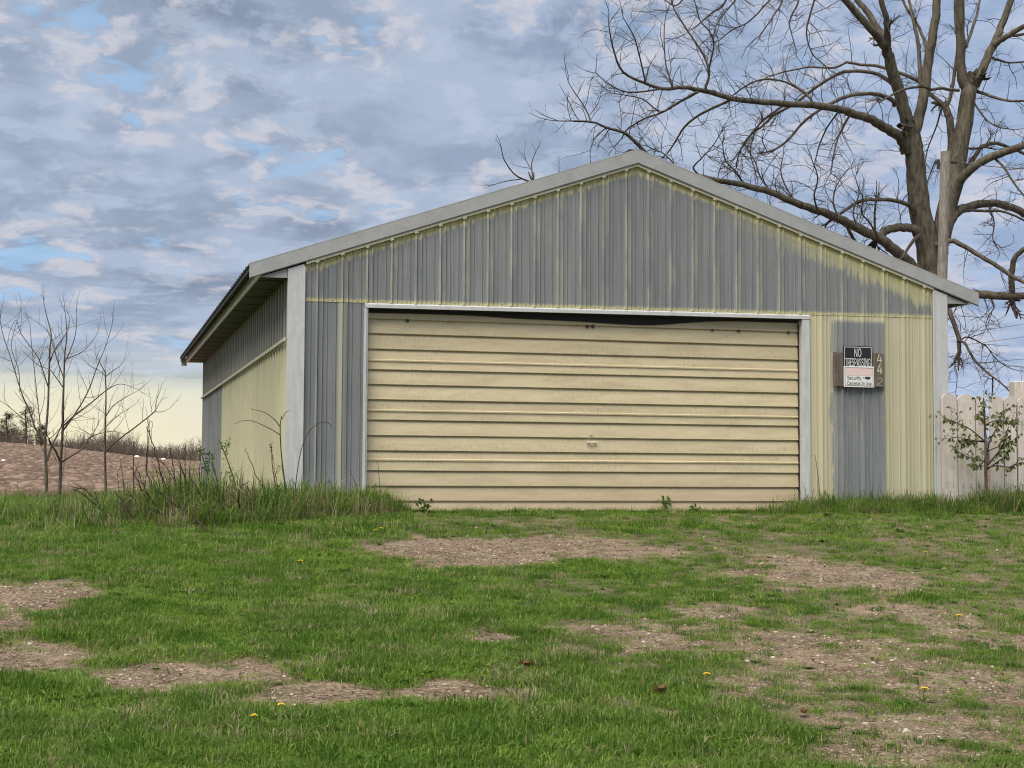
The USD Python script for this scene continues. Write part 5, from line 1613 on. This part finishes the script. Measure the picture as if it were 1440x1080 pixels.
def weed(label, px, py, height, n, name='weed'):
    P = ground_hit(px, py)
    t = thing(name, label, 'weed', tuple(P))
    st, lv = [], []
    for k in range(n):
        a = r.uniform(0, 6.28)
        e = np.array([math.cos(a) * height * 0.5, math.sin(a) * height * 0.35, height * r.uniform(0.6, 1.1)])
        S = spline([np.zeros(3), e * 0.5 + (0, 0, height * 0.1), e], 4)
        st.append(tube(S, np.linspace(0.003, 0.0015, len(S)), 4))
        lv += leaves_on(r, S, 7, 0.055, start=0.3)
    obj('stems', join(st), M['leaf'], t)
    obj('leaves', join(lv), M['leaf'], t, kind='stuff')


weed('bushy broadleaf weed at the foot of the door, left of its smaller neighbour', 938, 722, 0.14, 5)
weed('smaller broadleaf weed at the foot of the door, right of the bushy one', 976, 723, 0.10, 4)
weed('spiky grass weed at the foot of the door near its left end', 597, 724, 0.13, 4)


def dandelion(label, px, py, s=1.0):
    P = ground_hit(px, py)
    t = thing('dandelion', label, 'dandelion', tuple(P))
    hgt = r.uniform(0.05, 0.075)
    obj('stalk', tube([(0, 0, 0), (0.004, 0.0, hgt * 0.6), (0.006, -0.004, hgt)], [0.0022, 0.002, 0.002], 5), M['leaf'], t)
    tri = []
    for ring, (rad, zz) in enumerate(((0.020, 0.002), (0.015, 0.006), (0.009, 0.010))):
        for k in range(14):
            a = k * 2 * math.pi / 14 + ring * 0.2
            d, w = np.array([math.cos(a), math.sin(a), 0.25]), np.array([-math.sin(a), math.cos(a), 0]) * 0.0032 * s
            c0 = np.array([0.006, -0.004, hgt + zz])
            tri.append((np.array([c0 - w * 0.5, c0 + w * 0.5, c0 + d * rad * s + w, c0 + d * rad * s - w]), np.array([[0, 1, 2], [0, 2, 3]])))
    obj('flower', join(tri), M['petal'], t)
    lv = []
    for k in range(6):
        a = r.uniform(0, 6.28)
        d, w = np.array([math.cos(a), math.sin(a), 0.25]), np.array([-math.sin(a), math.cos(a), 0]) * 0.008
        lv.append((np.array([np.zeros(3), d * 0.045 + w, d * 0.09, d * 0.045 - w]), np.array([[0, 1, 2], [0, 2, 3]])))
    obj('leaves', join(lv), M['leaf'], t)


for lab, px, py, s in (('yellow dandelion alone in the lawn between the left and middle bare patches', 421, 804, 1.2), ('left of two dandelions at the left end of the bare patch before the door', 527, 756, 1.1), ('right of two dandelions at the left end of the bare patch before the door', 535, 754, 1.1),
                       ('small dandelion low in the foreground grass on the left', 393, 1011, 0.9), ('dandelion in the foreground grass left of the lowest small bare patches', 355, 1030, 0.8), ('dandelion in the grass beyond the right end of the right-hand bare patch', 1300, 790, 1.1),
                       ('dandelion in the sparse grass near the right edge of the picture', 1347, 884, 1.2), ('dandelion lowest on the right among the sparse grass', 1298, 989, 1.1), ('pair-like orange dandelion in the middle of the worn ground', 992, 966, 1.0), ('small dandelion by the foot of the door near its middle', 744, 728, 0.9)):
    dandelion(lab, px, py, s)


def curled_leaf(label, px, py, size, yaw):
    P = ground_hit(px, py) + np.array([0, 0, 0.03])
    g_ = np.linspace(-1, 1, 7)
    v, f = [], []
    for i, a in enumerate(g_):
        wd = 0.42 * math.sqrt(max(0, 1 - a * a)) + 0.02
        for j, b in enumerate((-1, -0.5, 0, 0.5, 1)):
            xx, yy = a * size, b * wd * size
            v.append((xx * math.cos(yaw) - yy * math.sin(yaw), xx * math.sin(yaw) + yy * math.cos(yaw), size * (0.35 * b * b + 0.25 * a * a)))
    for i in range(6):
        for j in range(4):
            q = i * 5 + j
            f += [(q, q + 5, q + 6), (q, q + 6, q + 1)]
    v = np.array(v)
    v2 = np.vstack([v, v - (0, 0, 0.0015)])
    f2 = np.vstack([np.array(f), np.array(f)[:, ::-1] + len(v)])
    obj('dead_leaf', (v2 + P, f2), M['dry_leaf'], None, label=label, category='leaf')


curled_leaf('curled red-brown dead leaf lying in the grass below the middle of the worn ground', 927, 981, 0.05, 0.6)
curled_leaf('brown dead leaf on the small bare spot left of centre in the foreground', 742, 945, 0.05, 2.1)
curled_leaf('dark red-brown dead leaf in the sparse grass right of the curled one', 1130, 1012, 0.035, 1.2)
